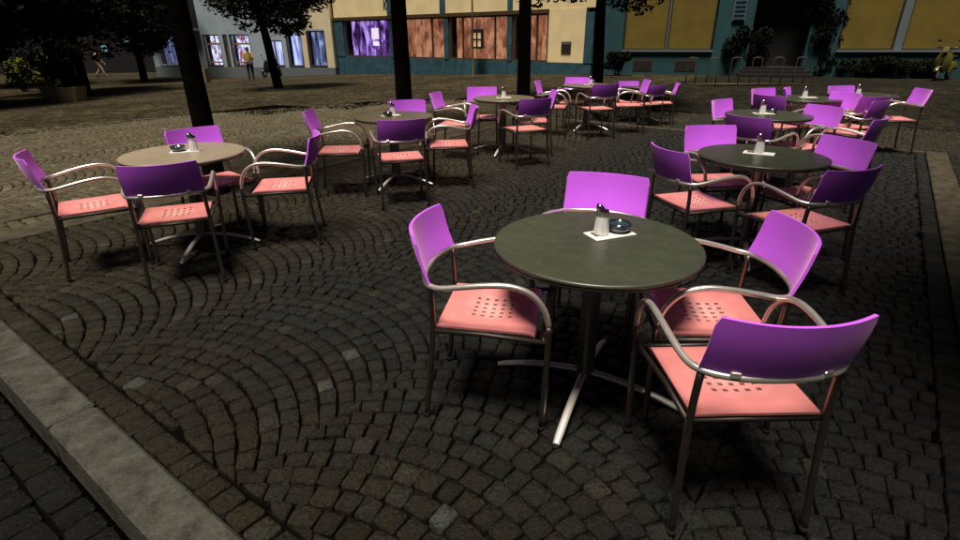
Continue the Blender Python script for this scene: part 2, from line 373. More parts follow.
def ground_sheet():
    As = [-140, -90, -60, -40, -28, -20, -14, -10, -7, -5, -3.5, -2, -1, 0, 1, 2, 3, 4, 4.5] + [4.5 + 0.15 * i for i in range(1, 7)] + [5.87, 6, 7, 8, 9, 10, 11, 13, 15, 18, 22, 26, 30, 33, 35, 38, 45, 60, 90, 140]
    Bs = [-140, -90, -50, -30, -18, -10, -6, -3, -1.5, -0.5, 0.335, 0.345, 0.6, 1.5, 3, 5, 7, 8.5, 9.3, 9.56, 9.575, 9.59, 10, 11, 12.5, 14, 15, 16, 17, 18, 19, 20, 21, 22, 23, 25, 28, 32, 38, 50, 70, 100, 140]
    vs = []; fs = []; mi = []
    nb = len(Bs)
    for a in As:
        for b in Bs:
            x, y = xy(a, b); d = sqrt(x * x + y * y)
            vs.append((x, y, gz(x, y) - (0.03 if d < 13.0 else 0.0)))
    for i in range(len(As) - 1):
        for j in range(nb - 1):
            fs.append((i * nb + j, i * nb + j + 1, (i + 1) * nb + j + 1, (i + 1) * nb + j))
    me = bpy.data.meshes.new('ground'); me.from_pydata(vs, [], fs)
    me.materials.append(M['joint']); me.materials.append(M['plaza']); me.materials.append(M['plaza_shaded'])
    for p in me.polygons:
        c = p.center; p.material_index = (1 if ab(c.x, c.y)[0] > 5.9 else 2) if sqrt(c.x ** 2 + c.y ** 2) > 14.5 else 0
    me.update()
    if me.polygons[0].normal.z < 0: me.flip_normals()
    o = bpy.data.objects.new('ground', me); COL.objects.link(o); struct(o)
ground_sheet()

# individually cut setts
rnd = random.Random(3)
SV = []; SF = []; SCOL = []; SSM = []
PALE = [(1.9, 1.49), (1.79, 1.22), (3.23, 0.91), (3.58, 0.73), (2.56, 0.72), (1.52, 0.72), (0.89, 1.02)]
def stone_tone(a, b, kind):
    """tone of one sett: brown-olive and dirty along the kerb, warm light painted in towards the left, grey basalt in the middle"""
    f = max(0.0, 0.95 - (b - 0.6) * 0.8) if kind == 't' else 0.5
    f = max(f, sst((a - 2.0) / 2.5)) + rnd.uniform(-0.22, 0.22)
    if kind in ('plaza', 'rear'): f = rnd.uniform(0.6, 1.0)
    f = max(0.0, min(1.0, f))
    v = rnd.uniform(0.70, 1.25)
    if kind == 't' and a > 2.5: v *= 1 + 0.6 * sst((a - 2.5) / 2.5)  # terrace setts brightened leftwards, light gradient painted into their tone
    g_ = (0.0074, 0.0078, 0.0067); w_ = (0.0100, 0.0081, 0.0042)
    c = [g_[i] * (1 - f) + w_[i] * f for i in range(3)]
    if rnd.random() < 0.04: c = [0.014, 0.013, 0.009]
    for pa, pb in PALE:
        if abs(a - pa) < 0.045 and abs(b - pb) < 0.045: c = [0.028, 0.030, 0.026]; v = 1
    k = {'plaza': 6.4, 'street': 0.30, 'rear': 1.7}.get(kind, 1.0)  # plaza setts far paler than rear ones: left glow painted into the stone
    return (c[0] * v * k, c[1] * v * k, c[2] * v * k)
def add_stone(q, h=0.0, kind='t'):
    """q: four (a,b) corners counter-clockwise"""
    ca = sum(p[0] for p in q) / 4; cb = sum(p[1] for p in q) / 4
    cx, cy = xy(ca, cb)
    z0 = gz(cx, cy) + rnd.uniform(-0.004, 0.003) + h
    j = 0.006
    P = [(p[0] + rnd.uniform(-j, j), p[1] + rnd.uniform(-j, j)) for p in q]
    def sc(k): return [(ca + (p[0] - ca) * k, cb + (p[1] - cb) * k) for p in P]
    def rounded(pp, w):
        out = []
        for i in range(4):
            p = pp[i]; pr = pp[i - 1]; nx = pp[(i + 1) % 4]
            out.append((p[0] + (pr[0] - p[0]) * w, p[1] + (pr[1] - p[1]) * w))
            out.append((p[0] + (nx[0] - p[0]) * w, p[1] + (nx[1] - p[1]) * w))
        return out
    o = len(SV)
    tl = rnd.uniform(-0.05, 0.05), rnd.uniform(-0.05, 0.05)
    for k, z in ((0.91, -0.038), (0.905, -0.012), (0.81, -0.001)):
        for p in rounded(sc(k), 0.08):
            x, y = xy(*p)
            SV.append((x, y, z0 + z + (p[0] - ca) * tl[0] + (p[1] - cb) * tl[1] + (rnd.uniform(-0.0015, 0.0015) if k < 0.9 else 0)))
    SV.append((cx, cy, z0 + rnd.uniform(0.0, 0.004)))
    c = stone_tone(ca, cb, kind)
    for r in range(2):
        for i in range(8):
            SF.append((o + r * 8 + i, o + r * 8 + (i + 1) % 8, o + r * 8 + 8 + (i + 1) % 8, o + r * 8 + 8 + i)); SCOL.append(c); SSM.append(r == 1)
    for i in range(8):
        SF.append((o + 16 + i, o + 16 + (i + 1) % 8, o + 24)); SCOL.append(c); SSM.append(True)
def visible(a, b, dmax=14.3):
    x, y = xy(a, b)
    if y < 0.5 or x * x + y * y > dmax * dmax: return False
    return abs(x) < y * 1.12 + 0.9
W = 1.40; RR = 0.98; PITCHR = 0.101
def arc(t): return sqrt(RR * RR - t * t) - sqrt(RR * RR - W * W / 4)
def field(a0, a1, b0, b1, kind):
    """segmental arcs bulging away from the kerb, in columns W wide, clipped to the rectangle"""
    c0 = int(math.floor((a0 - 1.6) / W)); c1 = int(math.ceil((a1 - 1.6) / W))
    phi1 = math.asin(W / 2 / RR)
    for c in range(c0, c1 + 1):
        ac = 1.6 + (c + 0.5) * W
        k0 = int((b0 - 0.4) / PITCHR) - 3; k1 = int(b1 / PITCHR) + 2
        for k in range(k0, k1):
            bb = k * PITCHR + (c % 2) * 0.03
            n = 17 + (k % 2)
            off = rnd.uniform(-0.2, 0.2) / n
            cuts = []
            for i in range(n + 1):
                f = i / n + (rnd.uniform(-0.13, 0.13) / n + off if 0 < i < n else 0)
                cuts.append(-phi1 + 2 * phi1 * f)
            for i in range(n):
                q = []
                for ph, top in ((cuts[i], 0), (cuts[i + 1], 0), (cuts[i + 1], 1), (cuts[i], 1)):
                    t = RR * sin(ph); e = PITCHR * top
                    t2 = max(-W / 2, min(W / 2, t + e * cos(ph) * sin(ph)))
                    q.append((ac + t2, bb + arc(t2) + e))
                ca = sum(p[0] for p in q) / 4; cb = sum(p[1] for p in q) / 4
                if not visible(ca, cb): continue
                q = [(max(a0, min(a1, p[0])), max(b0, min(b1, p[1]))) for p in q]
                w1 = max(p[0] for p in q) - min(p[0] for p in q); w2 = max(p[1] for p in q) - min(p[1] for p in q)
                ar = abs(sum(q[i_][0] * q[(i_ + 1) % 4][1] - q[(i_ + 1) % 4][0] * q[i_][1] for i_ in range(4))) / 2
                if w1 < 0.035 or w2 < 0.035 or ar < 0.0018: continue
                add_stone(q, 0, kind)
def rows(a0, a1, b0, b1, sa, sb, kind, along_a=True):
    nb = max(1, round((b1 - b0) / sb)); wb = (b1 - b0) / nb
    if along_a:
        for j in range(nb):
            a = a0 + rnd.uniform(0, sa)
            while a < a1 - 0.03:
                w = min(sa * rnd.uniform(0.8, 1.25), a1 - a); b = b0 + j * wb
                if w > 0.04 and visible(a + w / 2, b + wb / 2): add_stone([(a, b), (a + w, b), (a + w, b + wb), (a, b + wb)], 0, kind)
                a += w
    else:
        na = max(1, round((a1 - a0) / sa)); wa = (a1 - a0) / na
        for j in range(na):
            b = b0 + rnd.uniform(0, sb)
            while b < b1 - 0.03:
                w = min(sb * rnd.uniform(0.8, 1.25), b1 - b); a = a0 + j * wa
                if w > 0.04 and visible(a + wa / 2, b + w / 2): add_stone([(a, b), (a + wa, b), (a + wa, b + w), (a, b + w)], 0, kind)
                b += w
# terrace
rows(-0.63, 5.50, 0.525, 0.64, 0.095, 0.13, 't')
rows(-0.63, -0.51, 0.655, 9.42, 0.12, 0.11, 't', False)
rows(5.38, 5.50, 0.655, 9.42, 0.12, 0.11, 't', False)
rows(-0.51, 5.38, 9.31, 9.42, 0.11, 0.11, 't')
field(-0.51, 5.38, 0.645, 9.31, 't')
# beyond the terrace: the plaza to the left, behind and to the right, and the lower street in front
rows(5.87, 5.99, 0.525, 14, 0.12, 0.11, 'plaza', False)
rows(5.99, 6.12, 0.525, 14, 0.12, 0.11, 'plaza', False)
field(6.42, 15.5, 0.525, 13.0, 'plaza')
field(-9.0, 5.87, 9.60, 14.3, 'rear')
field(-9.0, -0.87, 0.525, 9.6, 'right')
rows(-2.0, 7.0, -2.2, 0.335, 0.14, 0.14, 'street')
# NumPy-free bulk build of the setts
me = bpy.data.meshes.new('cobblestone_paving'); me.from_pydata(SV, [], SF)
me.polygons.foreach_set('use_smooth', SSM)
att = me.attributes.new('tone', 'FLOAT_COLOR', 'FACE')
flat = []
for c in SCOL: flat += [c[0], c[1], c[2], 1.0]
att.data.foreach_set('color', flat)
me.materials.append(M['cobble']); me.update()
if me.polygons[0].normal.z < -0.2: me.flip_normals()
po = bpy.data.objects.new('cobblestone_paving', me); COL.objects.link(po); struct(po)
print('setts', len(SF) // 24)
del SV, SF, SCOL, SSM, flat

def slab(mb, a0, a1, b0, b1, top, thick, ch=0.008):
    ca, cb = (a0 + a1) / 2, (b0 + b1) / 2
    x, y = xy(ca, cb)
    mb.box((x, y, top - thick / 2 + gz(x, y)), (a1 - a0, b1 - b0, thick), atan2(KD[1], KD[0]), None, ch)
# raised granite kerb along the near edge: one long stone after another
mb = MB()
g = random.Random(5)
a = -1.9 + 0.4
for L in (1.35, 1.28, 1.40, 1.5, 1.4, 1.5, 1.4, 1.5):
    x, y = xy(a + L / 2, 0.43)
    mb.box((x, y, -0.105 + g.uniform(-0.002, 0.002)), (L - 0.010, 0.185, 0.23), atan2(KD[1], KD[0]), None, 0.012)
    a += L
struct(mb.build('granite_kerb', M['granite']))
mb = MB(); b = 0.53
while b < 9.6:
    L = g.uniform(0.9, 1.2); slab(mb, 5.505, 5.865, b, min(9.6, b + L - 0.008), 0.006, 0.08); b += L
struct(mb.build('stone_band', M['band']))
mb = MB(); b = 0.53
while b < 13.5:
    L = g.uniform(0.9, 1.2); slab(mb, 6.13, 6.41, b, b + L - 0.008, 0.006, 0.08); b += L
struct(mb.build('stone_band', M['band']))
mb = MB(); a = -0.62
while a < 5.45:
    L = min(g.uniform(0.9, 1.2), 5.5 - a)
    ca = a + L / 2; x, y = xy(ca, 9.49); mb.box((x, y, -0.10), (L - 0.008, 0.13, 0.22), atan2(KD[1], KD[0]), None, 0.008); a += L
struct(mb.build('stone_kerb', M['band']))
mb = MB(); b = 0.53
while b < 9.55:
    L = g.uniform(0.9, 1.2); b2 = min(9.56, b + L)
    x, y = xy(-0.75, (b + b2) / 2); mb.box((x, y, -0.095), (0.235, b2 - b - 0.008, 0.21), atan2(KD[1], KD[0]), None, 0.008); b = b2
struct(mb.build('stone_kerb', M['band']))

# ---------------------------------------------------------------- the armchair
def rail_pts():
    """right half of the hoop: from the middle of the back forward along the arm to the front leg"""
    return [(0, -0.268, 0.622), (0.09, -0.262, 0.622), (0.17, -0.238, 0.622), (0.215, -0.205, 0.623), (0.236, -0.16, 0.628), (0.248, -0.08, 0.645), (0.254, 0.02, 0.662),
            (0.254, 0.11, 0.664), (0.252, 0.185, 0.637), (0.248, 0.235, 0.575), (0.244, 0.255, 0.50)]
def make_chair():
    t = thing('armchair', '', 'chair', group='violet and salmon armchairs round the cafe tables')
    mb = MB()
    R = rail_pts(); Lp = [(-x, y, z) for x, y, z in R[1:]][::-1]
    mb.tube(Lp + R, 0.0118, 10, sub=4)
    mb.build('arm_rail', M['steel'], t)
    for s in (-1, 1):
        m = MB(); m.tube([(s * 0.244, 0.255, 0.50), (s * 0.240, 0.255, 0.40), (s * 0.234, 0.25, 0.2), (s * 0.228, 0.243, 0.012)], 0.0125, 10, sub=3)
        lg = m.build('leg', M['leg'], t)
        f = MB(); f.lathe([(0.0145, 0.0), (0.0150, 0.012), (0.0135, 0.022)], (s * 0.228, 0.243, 0), 12); f.build('foot_cap', M['rubber'], lg)
        m = MB(); m.tube([(s * 0.205, -0.212, 0.618), (s * 0.209, -0.207, 0.45), (s * 0.215, -0.228, 0.2), (s * 0.220, -0.250, 0.012)], 0.0120, 10, sub=3)
        lg = m.build('leg', M['leg'], t)
        f = MB(); f.lathe([(0.0145, 0.0), (0.0150, 0.012), (0.0135, 0.022)], (s * 0.220, -0.250, 0), 12); f.build('foot_cap', M['rubber'], lg)
    # under frame
    m = MB()
    for s in (-1, 1): m.tube([(s * 0.210, -0.205, 0.425), (s * 0.214, 0.0, 0.428), (s * 0.238, 0.252, 0.428)], 0.010, 8)
    m.tube([(-0.238, 0.235, 0.420), (0.238, 0.235, 0.420)], 0.009, 8)
    m.tube([(-0.205, -0.19, 0.420), (0.205, -0.19, 0.420)], 0.009, 8)
    m.build('seat_frame', M['frame'], t)
    # curved back plate
    nx, nz, th = 24, 6, 0.011
    vs = []; fs = []
    def bp(u, w, off):
        x = u * (0.216 + 0.0 * w)
        z = 0.634 + w * 0.192
        yc = -0.272 + 0.060 * (abs(u) ** 2.1) - 0.050 * w - 0.006 * sin(pi * w)
        z += -0.004 * (1 - u * u) * w
        nxr = -0.060 * 2.1 * abs(u) ** 1.1 * (1 if u > 0 else -1) / 0.216; l = sqrt(1 + nxr * nxr)
        return (x + off * nxr / l, yc + off / l, z)
    for side, off in ((0, th / 2), (1, -th / 2)):
        for j in range(nz + 1):
            for i in range(nx + 1):
                u = -1 + 2 * i / nx; w = j / nz
                # rounded upper corners
                lim = 1.0 - (0.045 * max(0, (w - 0.83) / 0.17) ** 2)
                vs.append(bp(u * lim, w, off))
    N = (nx + 1) * (nz + 1)
    for j in range(nz):
        for i in range(nx):
            a = j * (nx + 1) + i
            fs.append((a, a + nx + 1, a + nx + 2, a + 1)); fs.append((N + a, N + a + 1, N + a + nx + 2, N + a + nx + 1))
    bm_ = MB(); bm_.add(vs, fs, True)
    es = []
    top = [j for j in range(nz * (nx + 1), N)]; bot = list(range(nx + 1))
    lft = [j * (nx + 1) for j in range(nz + 1)]; rgt = [j * (nx + 1) + nx for j in range(nz + 1)]
    for ring, fl in ((top, 0), (bot, 1), (lft, 0), (rgt, 1)):
        for p, q in zip(ring, ring[1:]):
            f = (p, q, q + N, p + N); es.append(f if fl else f[::-1])
    # edge faces use their own vertices so that the rim stays crisp
    for f in es:
        o = len(bm_.v); bm_.v += [bm_.v[i] for i in f]; bm_.f.append((o, o + 1, o + 2, o + 3)); bm_.sm.append(False)
    bk = bm_.build('backrest', M['back'], t)
    bmf = bmesh.new(); bmf.from_mesh(bk.data); bmesh.ops.recalc_face_normals(bmf, faces=bmf.faces); bmf.to_mesh(bk.data); bmf.free()
    # two small clips carrying the plate on the rail
    for s in (-1, 1):
        m = MB(); m.box((s * 0.13, -0.258, 0.634), (0.03, 0.016, 0.022), s * 0.25, None, 0.003)
        m.build('bracket', M['steel'], t)
    # perforated seat plate: a real 5 x 5 field of square holes
    xs = [-0.205, -0.17, -0.13]; ys = [-0.195, -0.15, -0.10]
    hw = 0.0082
    hx = [-0.076 + 0.038 * i for i in range(5)]; hy = [-0.066 + 0.038 * i for i in range(5)]
    X = sorted([-0.205, -0.19, -0.16, -0.125, -0.10, 0.10, 0.125, 0.16, 0.19, 0.205] + [h - hw for h in hx] + [h + hw for h in hx] )
    Y = sorted([-0.195, -0.18, -0.15, -0.12, -0.092, 0.105, 0.13, 0.155, 0.18, 0.20] + [h - hw for h in hy] + [h + hw for h in hy])
    top_v = {}; mb = MB(); vs = []; fs = []
    def sz(x, y):
        r2 = (x / 0.125) ** 2 + ((y - 0.005) / 0.11) ** 2
        d = -0.015 * math.exp(-r2 ** 1.3)
        e = 0
        if y > 0.17: e = -0.010 * ((y - 0.17) / 0.03) ** 2
        return 0.446 + d + e
    idx = {}
    for lay, dz in ((0, 0), (1, -0.009)):
        for i, x in enumerate(X):
            for j, y in enumerate(Y):
                taper = 1 - 0.03 * (0.2 - y) / 0.4
                idx[(lay, i, j)] = len(vs); vs.append((x * taper, y, sz(x, y) + dz))
    solid = {}
    for i in range(len(X) - 1):
        for j in range(len(Y) - 1):
            cx, cy = (X[i] + X[i + 1]) / 2, (Y[j] + Y[j + 1]) / 2
            hole = any(abs(cx - h) < 0.002 for h in hx) and any(abs(cy - h) < 0.002 for h in hy)
            solid[(i, j)] = not hole
    for (i, j), s_ in solid.items():
        if not s_: continue
        fs.append((idx[0, i, j], idx[0, i + 1, j], idx[0, i + 1, j + 1], idx[0, i, j + 1]))
        fs.append((idx[1, i, j], idx[1, i, j + 1], idx[1, i + 1, j + 1], idx[1, i + 1, j]))
    mb.add(vs, fs, True)
    def side(p, q):
        o = len(mb.v); mb.v += [vs[idx[0, p[0], p[1]]], vs[idx[0, q[0], q[1]]], vs[idx[1, q[0], q[1]]], vs[idx[1, p[0], p[1]]]]
        mb.f.append((o, o + 1, o + 2, o + 3)); mb.sm.append(False)
    for (i, j), s_ in solid.items():
        if not s_: continue
        for (di, dj, p, q) in ((-1, 0, (i, j), (i, j + 1)), (1, 0, (i + 1, j + 1), (i + 1, j)), (0, -1, (i + 1, j), (i, j)), (0, 1, (i, j + 1), (i + 1, j + 1))):
            if not solid.get((i + di, j + dj), False): side(p, q)
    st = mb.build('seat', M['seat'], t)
    remember(t)
    return t

CH = [
 ('T1left', .05, 2.01, 350, 'chair on the left side of the nearest table, seat holes in full view'),
 ('T1back', .58, 2.52, 247, 'chair behind the nearest table facing the camera over the tabletop'),
 ('T1right', .95, 1.96, 174, 'pink lit chair on the right side of the nearest table, facing left'),
 ('T1front', .84, 1.49, 91, 'nearest chair of all, dark violet back turned to the camera at lower right'),
 ('T2left', 1.51, 3.57, 15, 'chair left of the right-hand dark green table behind the nearest one, inner back lit violet'),
 ('T2back', 1.91, 4.13, 274, 'violet chair facing the camera behind the dark green table behind the nearest one'),
 ('T2right', 2.35, 3.69, 197, 'bright pink lit chair right of the dark green table behind the nearest one'),
 ('T2front', 2.00, 3.15, 109, 'dark violet backed chair in front of the dark green table behind the nearest one'),
 ('T3left', 2.92, 6.03, 307, 'small violet chair left of the second green table of the right row'),
 ('T3front', 2.66, 5.08, 36, 'deep violet backed chair in front of the second green table of the right row'),
 ('T3right', 3.31, 5.53, 201, 'pink lit chair right of the second green table of the right row'),
 ('T3fr', 3.34, 4.96, 133, 'narrow dark backed chair with a lit corner, behind the bright pink chair at right'),
 ('T4front', 3.76, 6.82, 27, 'dark backed chair in front and left of the third green table of the right row'),
 ('T4left', 3.98, 7.32, 291, 'violet chair facing the camera left of the third green table of the right row'),
 ('T4back', 4.46, 7.45, 325, 'chair seen as a thin pink sliver behind the third green table of the right row'),
 ('T4right', 4.36, 6.86, 197, 'pink lit chair right of the third green table of the right row'),
 ('T4fr', 4.35, 6.34, 122, 'dark backed chair with long visible arms behind the second pink chair at right'),
 ('T5left', 5.18, 7.60, 280, 'pink backed chair at the rearmost green table of the right row'),
 ('T5front', 4.60, 6.75, 105, 'half hidden dark purple chair before the rearmost green table of the right row'),
 ('T5right', 5.62, 7.38, 168, 'lone salmon lit chair at the far right end of the terrace'),
 ('T7left', -2.71, 3.57, 36, 'leftmost chair of the terrace, side on at the lit table beside the black tree trunk'),
 ('T7back', -2.16, 4.26, 318, 'violet chair behind the lit table, directly in front of the black tree trunk'),
 ('T7front', -2.02, 3.38, 112, 'dark violet backed chair in front of the leftmost lit table'),
 ('T7right', -1.55, 4.09, 191, 'side-on chair right of the leftmost lit table, its arms towards the tree trunk'),
 ('T6left', -1.43, 5.48, 5, 'side-on chair left of the half-lit table with a shaker and black ashtray'),
 ('T6back', -0.79, 6.17, 281, 'violet chair behind the half-lit table, at the second tree trunk'),
 ('T6front', -0.77, 5.14, 105, 'dark violet backed chair in front of the half-lit table with the ashtray'),
 ('T6right', -0.33, 5.77, 186, 'side-on chair right of the half-lit table with a white lit edge'),
 ('T8left', -0.31, 7.19, 345, 'pink lit chair left of the third table of the middle row'),
 ('T8back', 0.05, 7.80, 271, 'violet chair behind the third table of the middle row facing the camera'),
 ('T8front', 0.57, 6.76, 113, 'dark violet backed chair in front of the third table of the middle row'),
 ('T8right', 0.74, 7.43, 181, 'chair right of the third table of the middle row, its white lit back edge showing'),
 ('T9left', 1.21, 8.97, 344, 'pink edged chair left of the far middle table near the terrace corner'),
 ('T9back', 1.65, 9.58, 250, 'violet chair behind the far middle table near the terrace corner'),
 ('T9front', 1.87, 8.70, 103, 'dark violet backed chair in front of the far middle table near the terrace corner'),
 ('T9right', 2.48, 9.12, 177, 'chair with a white lit back edge between the two farthest tables'),
 ('T10left', 2.62, 11.75, 5, 'half hidden chair left of the farthest table, below the terrace edge'),
 ('T10back', 3.25, 11.95, 262, 'salmon pink backed chair behind the farthest table, below the terrace edge'),
 ('T10front', 3.51, 11.40, 105, 'dark violet backed chair in front of the farthest table, below the terrace edge'),
 ('T10right', 3.86, 11.60, 168, 'side-on chair right of the farthest table, below the terrace edge'),
]
chair0 = make_chair()
for i, (k, x, y, az, lab) in enumerate(CH):
    z = gz(x, y)
    loc = (x, y, z); rz = radians(az - 90)
    # one seat frame orientation: local +y is the way the sitter faces
    if i == 0:
        chair0.location = loc; chair0.rotation_euler = (0, 0, rz); chair0['label'] = lab
    else: copy_tree(chair0, loc, rz, lab)

# ---------------------------------------------------------------- the round tables
def make_table(m):
    t = thing('round_table', '', 'table', group='round cafe tables on four chrome feet')
    mb = MB(); mb.lathe([(0.395, 0.706), (0.413, 0.708), (0.4195, 0.715), (0.4205, 0.722), (0.4185, 0.728), (0.413, 0.7300)], n=96)
    top = mb.build('tabletop', m, t)
    e = MB(); e.lathe([(0.388, 0.698), (0.412, 0.699), (0.4165, 0.704), (0.4175, 0.7095), (0.39, 0.7095)], n=96); e.build('edge_band', M['edge'], top)
    c = MB()
    prof = []
    n = 32; vs = []; fs = []
    for z in (0.075, 0.10, 0.66, 0.685):
        for k in range(n):
            a = 2 * pi * k / n; r = 0.036 + 0.0035 * (1 if (k % 8) in (0, 1, 7) else 0) + (0.004 if z in (0.075, 0.685) else 0)
            vs.append((r * cos(a), r * sin(a), z))
    for i in range(3):
        for k in range(n): fs.append((i * n + k, i * n + (k + 1) % n, (i + 1) * n + (k + 1) % n, (i + 1) * n + k))
    c.add(vs, fs, True); c.build('column', M['column'], t)
    p = MB(); p.lathe([(0.05, 0.684), (0.11, 0.690), (0.11, 0.6975), (0.05, 0.6975)], n=24); p.build('mounting_plate', M['frame'], t)
    for k in range(4):
        a = k * pi / 2
        f = MB()
        pts = []; rs = []
        for r, z in ((0.030, 0.098), (0.10, 0.094), (0.20, 0.080), (0.30, 0.058), (0.38, 0.034), (0.43, 0.016)):
            pts.append((r * cos(a), r * sin(a), z)); rs.append(0.017 if r < 0.4 else 0.014)
        f.tube(pts, rs, 12, sub=4, flat=0.75)
        ft = f.build('foot', M['chrome'], t)
        gl = MB(); gl.lathe([(0.012, 0), (0.013, 0.006), (0.010, 0.010)], (0.425 * cos(a), 0.425 * sin(a), 0), 12); gl.build('glide', M['rubber'], ft)
    remember(t); return t
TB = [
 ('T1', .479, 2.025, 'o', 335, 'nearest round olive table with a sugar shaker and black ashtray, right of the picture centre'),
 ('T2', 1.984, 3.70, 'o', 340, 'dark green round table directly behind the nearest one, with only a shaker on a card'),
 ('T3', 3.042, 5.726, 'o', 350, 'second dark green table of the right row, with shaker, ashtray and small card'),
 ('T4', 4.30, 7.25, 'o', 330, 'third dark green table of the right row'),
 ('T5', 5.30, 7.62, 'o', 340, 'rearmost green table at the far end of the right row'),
 ('T7', -2.185, 3.921, 't', 5, 'leftmost round table with a lit olive top beside the black tree trunk'),
 ('T6', -.913, 5.821, 'k', 340, 'round table with a half-lit olive top in front of the second tree trunk'),
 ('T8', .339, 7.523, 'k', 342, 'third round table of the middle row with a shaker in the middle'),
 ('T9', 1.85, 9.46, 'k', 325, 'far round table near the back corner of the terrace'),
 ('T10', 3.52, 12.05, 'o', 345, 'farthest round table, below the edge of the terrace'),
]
protos = {}
TPOS = {}
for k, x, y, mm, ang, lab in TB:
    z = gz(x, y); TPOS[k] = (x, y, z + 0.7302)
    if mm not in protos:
        protos[mm] = t = make_table({'o': M['tabletop'], 't': M['tabletop_lit'], 'k': M['tabletop_half_lit']}[mm])
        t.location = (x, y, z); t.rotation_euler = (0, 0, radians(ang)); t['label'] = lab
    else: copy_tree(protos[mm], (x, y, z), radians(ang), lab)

# ---------------------------------------------------------------- what stands on the tables
def make_card():
    t = thing('menu_card', '', 'menu card', group='white menu cards lying on the tables')
    m = MB(); m.box((0, 0, 0.0022), (0.20, 0.105, 0.004), 0, None, 0.001); c = m.build('card', M['card'], t)
    m = MB(); m.box((-0.055, 0.012, 0.0048), (0.045, 0.050, 0.0008)); m.build('printed_square', M['print'], t)
    remember(t); return t
def make_shaker():
    t = thing('sugar_shaker', '', 'sugar shaker', group='glass sugar shakers with metal tops')
    m = MB(); m.lathe([(0.031, 0.0), (0.0335, 0.003), (0.0335, 0.010), (0.030, 0.045), (0.0255, 0.082), (0.0250, 0.088)], n=10, smooth=False); m.build('glass_body', M['sugar'], t)
    m = MB()
    n = 24; vs = []; fs = []
    rings = [(0.0265, 0.085, 0), (0.0275, 0.088, 0), (0.0275, 0.103, 0), (0.0260, 0.108, 0.3), (0.021, 0.118, 1), (0.012, 0.124, 1.0), (0.004, 0.126, 0.9)]
    for r, z, s in rings:
        for k in range(n):
            a = 2 * pi * k / n
            vs.append((r * cos(a) - 0.006 * s, r * sin(a), z - s * 0.75 * r * cos(a)))
    for i in range(len(rings) - 1):
        for k in range(n): fs.append((i * n + k, i * n + (k + 1) % n, (i + 1) * n + (k + 1) % n, (i + 1) * n + k))
    m.add(vs, fs, True); m.f.append(tuple(len(vs) - n + k for k in range(n))); m.sm.append(False)
    m.build('metal_lid', M['lid'], t)
    remember(t); return t
def make_ashtray():
    t = thing('ashtray', '', 'ashtray', group='black glass ashtrays on the tables')
    m = MB(); m.lathe([(0.030, 0), (0.038, 0.002), (0.047, 0.016), (0.051, 0.031), (0.0475, 0.0335), (0.043, 0.031), (0.037, 0.014), (0.030, 0.009), (0.002, 0.008)], n=40)
    b = m.build('bowl', M['ashblue'], t)
    m = MB(); m.tube([(0.0485 * cos(a), 0.0485 * sin(a), 0.0335) for a in [2 * pi * i / 36 for i in range(36)]], 0.0045, 8, closed=True); m.build('rim', M['ash'], b)
    remember(t); return t
card0, shaker0, ash0 = make_card(), make_shaker(), make_ashtray()
used = set()
def put(proto, tk, dx, dy, dz, rz, lab):
    x, y, z = TPOS[tk]; loc = (x + dx, y + dy, z + dz)
    if proto.name not in used:
        used.add(proto.name); proto.location = loc; proto.rotation_euler = (0, 0, rz); proto['label'] = lab
    else: copy_tree(proto, loc, rz, lab)
WH = {'T1': 'nearest table', 'T2': 'dark green table behind the nearest one', 'T3': 'second green table of the right row', 'T4': 'third green table of the right row',
      'T5': 'rearmost green table of the right row', 'T7': 'leftmost lit table', 'T6': 'half-lit table at the second tree trunk', 'T8': 'third table of the middle row', 'T9': 'far table near the terrace corner'}
#        card (dx,dy,rot)   shaker (dx,dy)    ashtray (dx,dy)
TOPS = {
 'T1': ((0.075, 0.09, radians(22)), (0.035, 0.083), (0.118, 0.115)),
 'T2': ((0.00, 0.05, radians(-32)), (0.0, 0.055), None),
 'T3': ((-0.02, 0.06, radians(-8)), (-0.035, 0.06), (0.085, 0.09)),
 'T4': ((0.05, 0.03, radians(-6)), (0.0, 0.03), None),
 'T5': (None, (-0.11, -0.06), None),
 'T7': ((-0.01, 0.045, radians(20)), (0.052, 0.055), (-0.055, 0.035)),
 'T6': ((-0.03, 0.0, radians(35)), (-0.015, 0.05), (-0.05, -0.05)),
 'T8': ((0.0, 0.0, radians(5)), (0.0, 0.0), None),
 'T9': ((0.04, 0.02, radians(0)), (0.05, -0.02), None),
}
for k, (c, s, a_) in TOPS.items():
    if c: put(card0, k, c[0], c[1], 0.0, c[2], 'white menu card lying on the %s' % WH[k])
    z = 0.0054 if c else 0.0004
    if s: put(shaker0, k, s[0], s[1], z, radians(10), 'sugar shaker with slanted metal top on the %s' % WH[k])
    if a_: put(ash0, k, a_[0], a_[1], z, 0.3, 'black glass ashtray on the %s' % WH[k])

# ---------------------------------------------------------------- foliage and trees
def leaves(mb, clumps, n, size, rnd, shell=0.55):
    for _ in range(n):
        c, r = clumps[rnd.randrange(len(clumps))]
        while True:
            d = Vector((rnd.uniform(-1, 1), rnd.uniform(-1, 1), rnd.uniform(-1, 1)))
            if 0.05 < d.length < 1: break
        rad = d.length ** shell
        d.normalize()
        p = Vector(c) + Vector((d.x * r[0], d.y * r[1], d.z * r[2])) * rad
        s = size * rnd.uniform(0.6, 1.3)
        u = Vector((rnd.uniform(-1, 1), rnd.uniform(-1, 1), rnd.uniform(-0.7, 0.4))).normalized()
        w = u.cross(Vector((rnd.uniform(-1, 1), rnd.uniform(-1, 1), rnd.uniform(0.2, 1)))).normalized()
        mb.add([p - u * s, p + w * s * 0.55 - u * s * 0.1, p + u * s, p - w * s * 0.55 - u * s * 0.1], [(0, 1, 2, 3)])
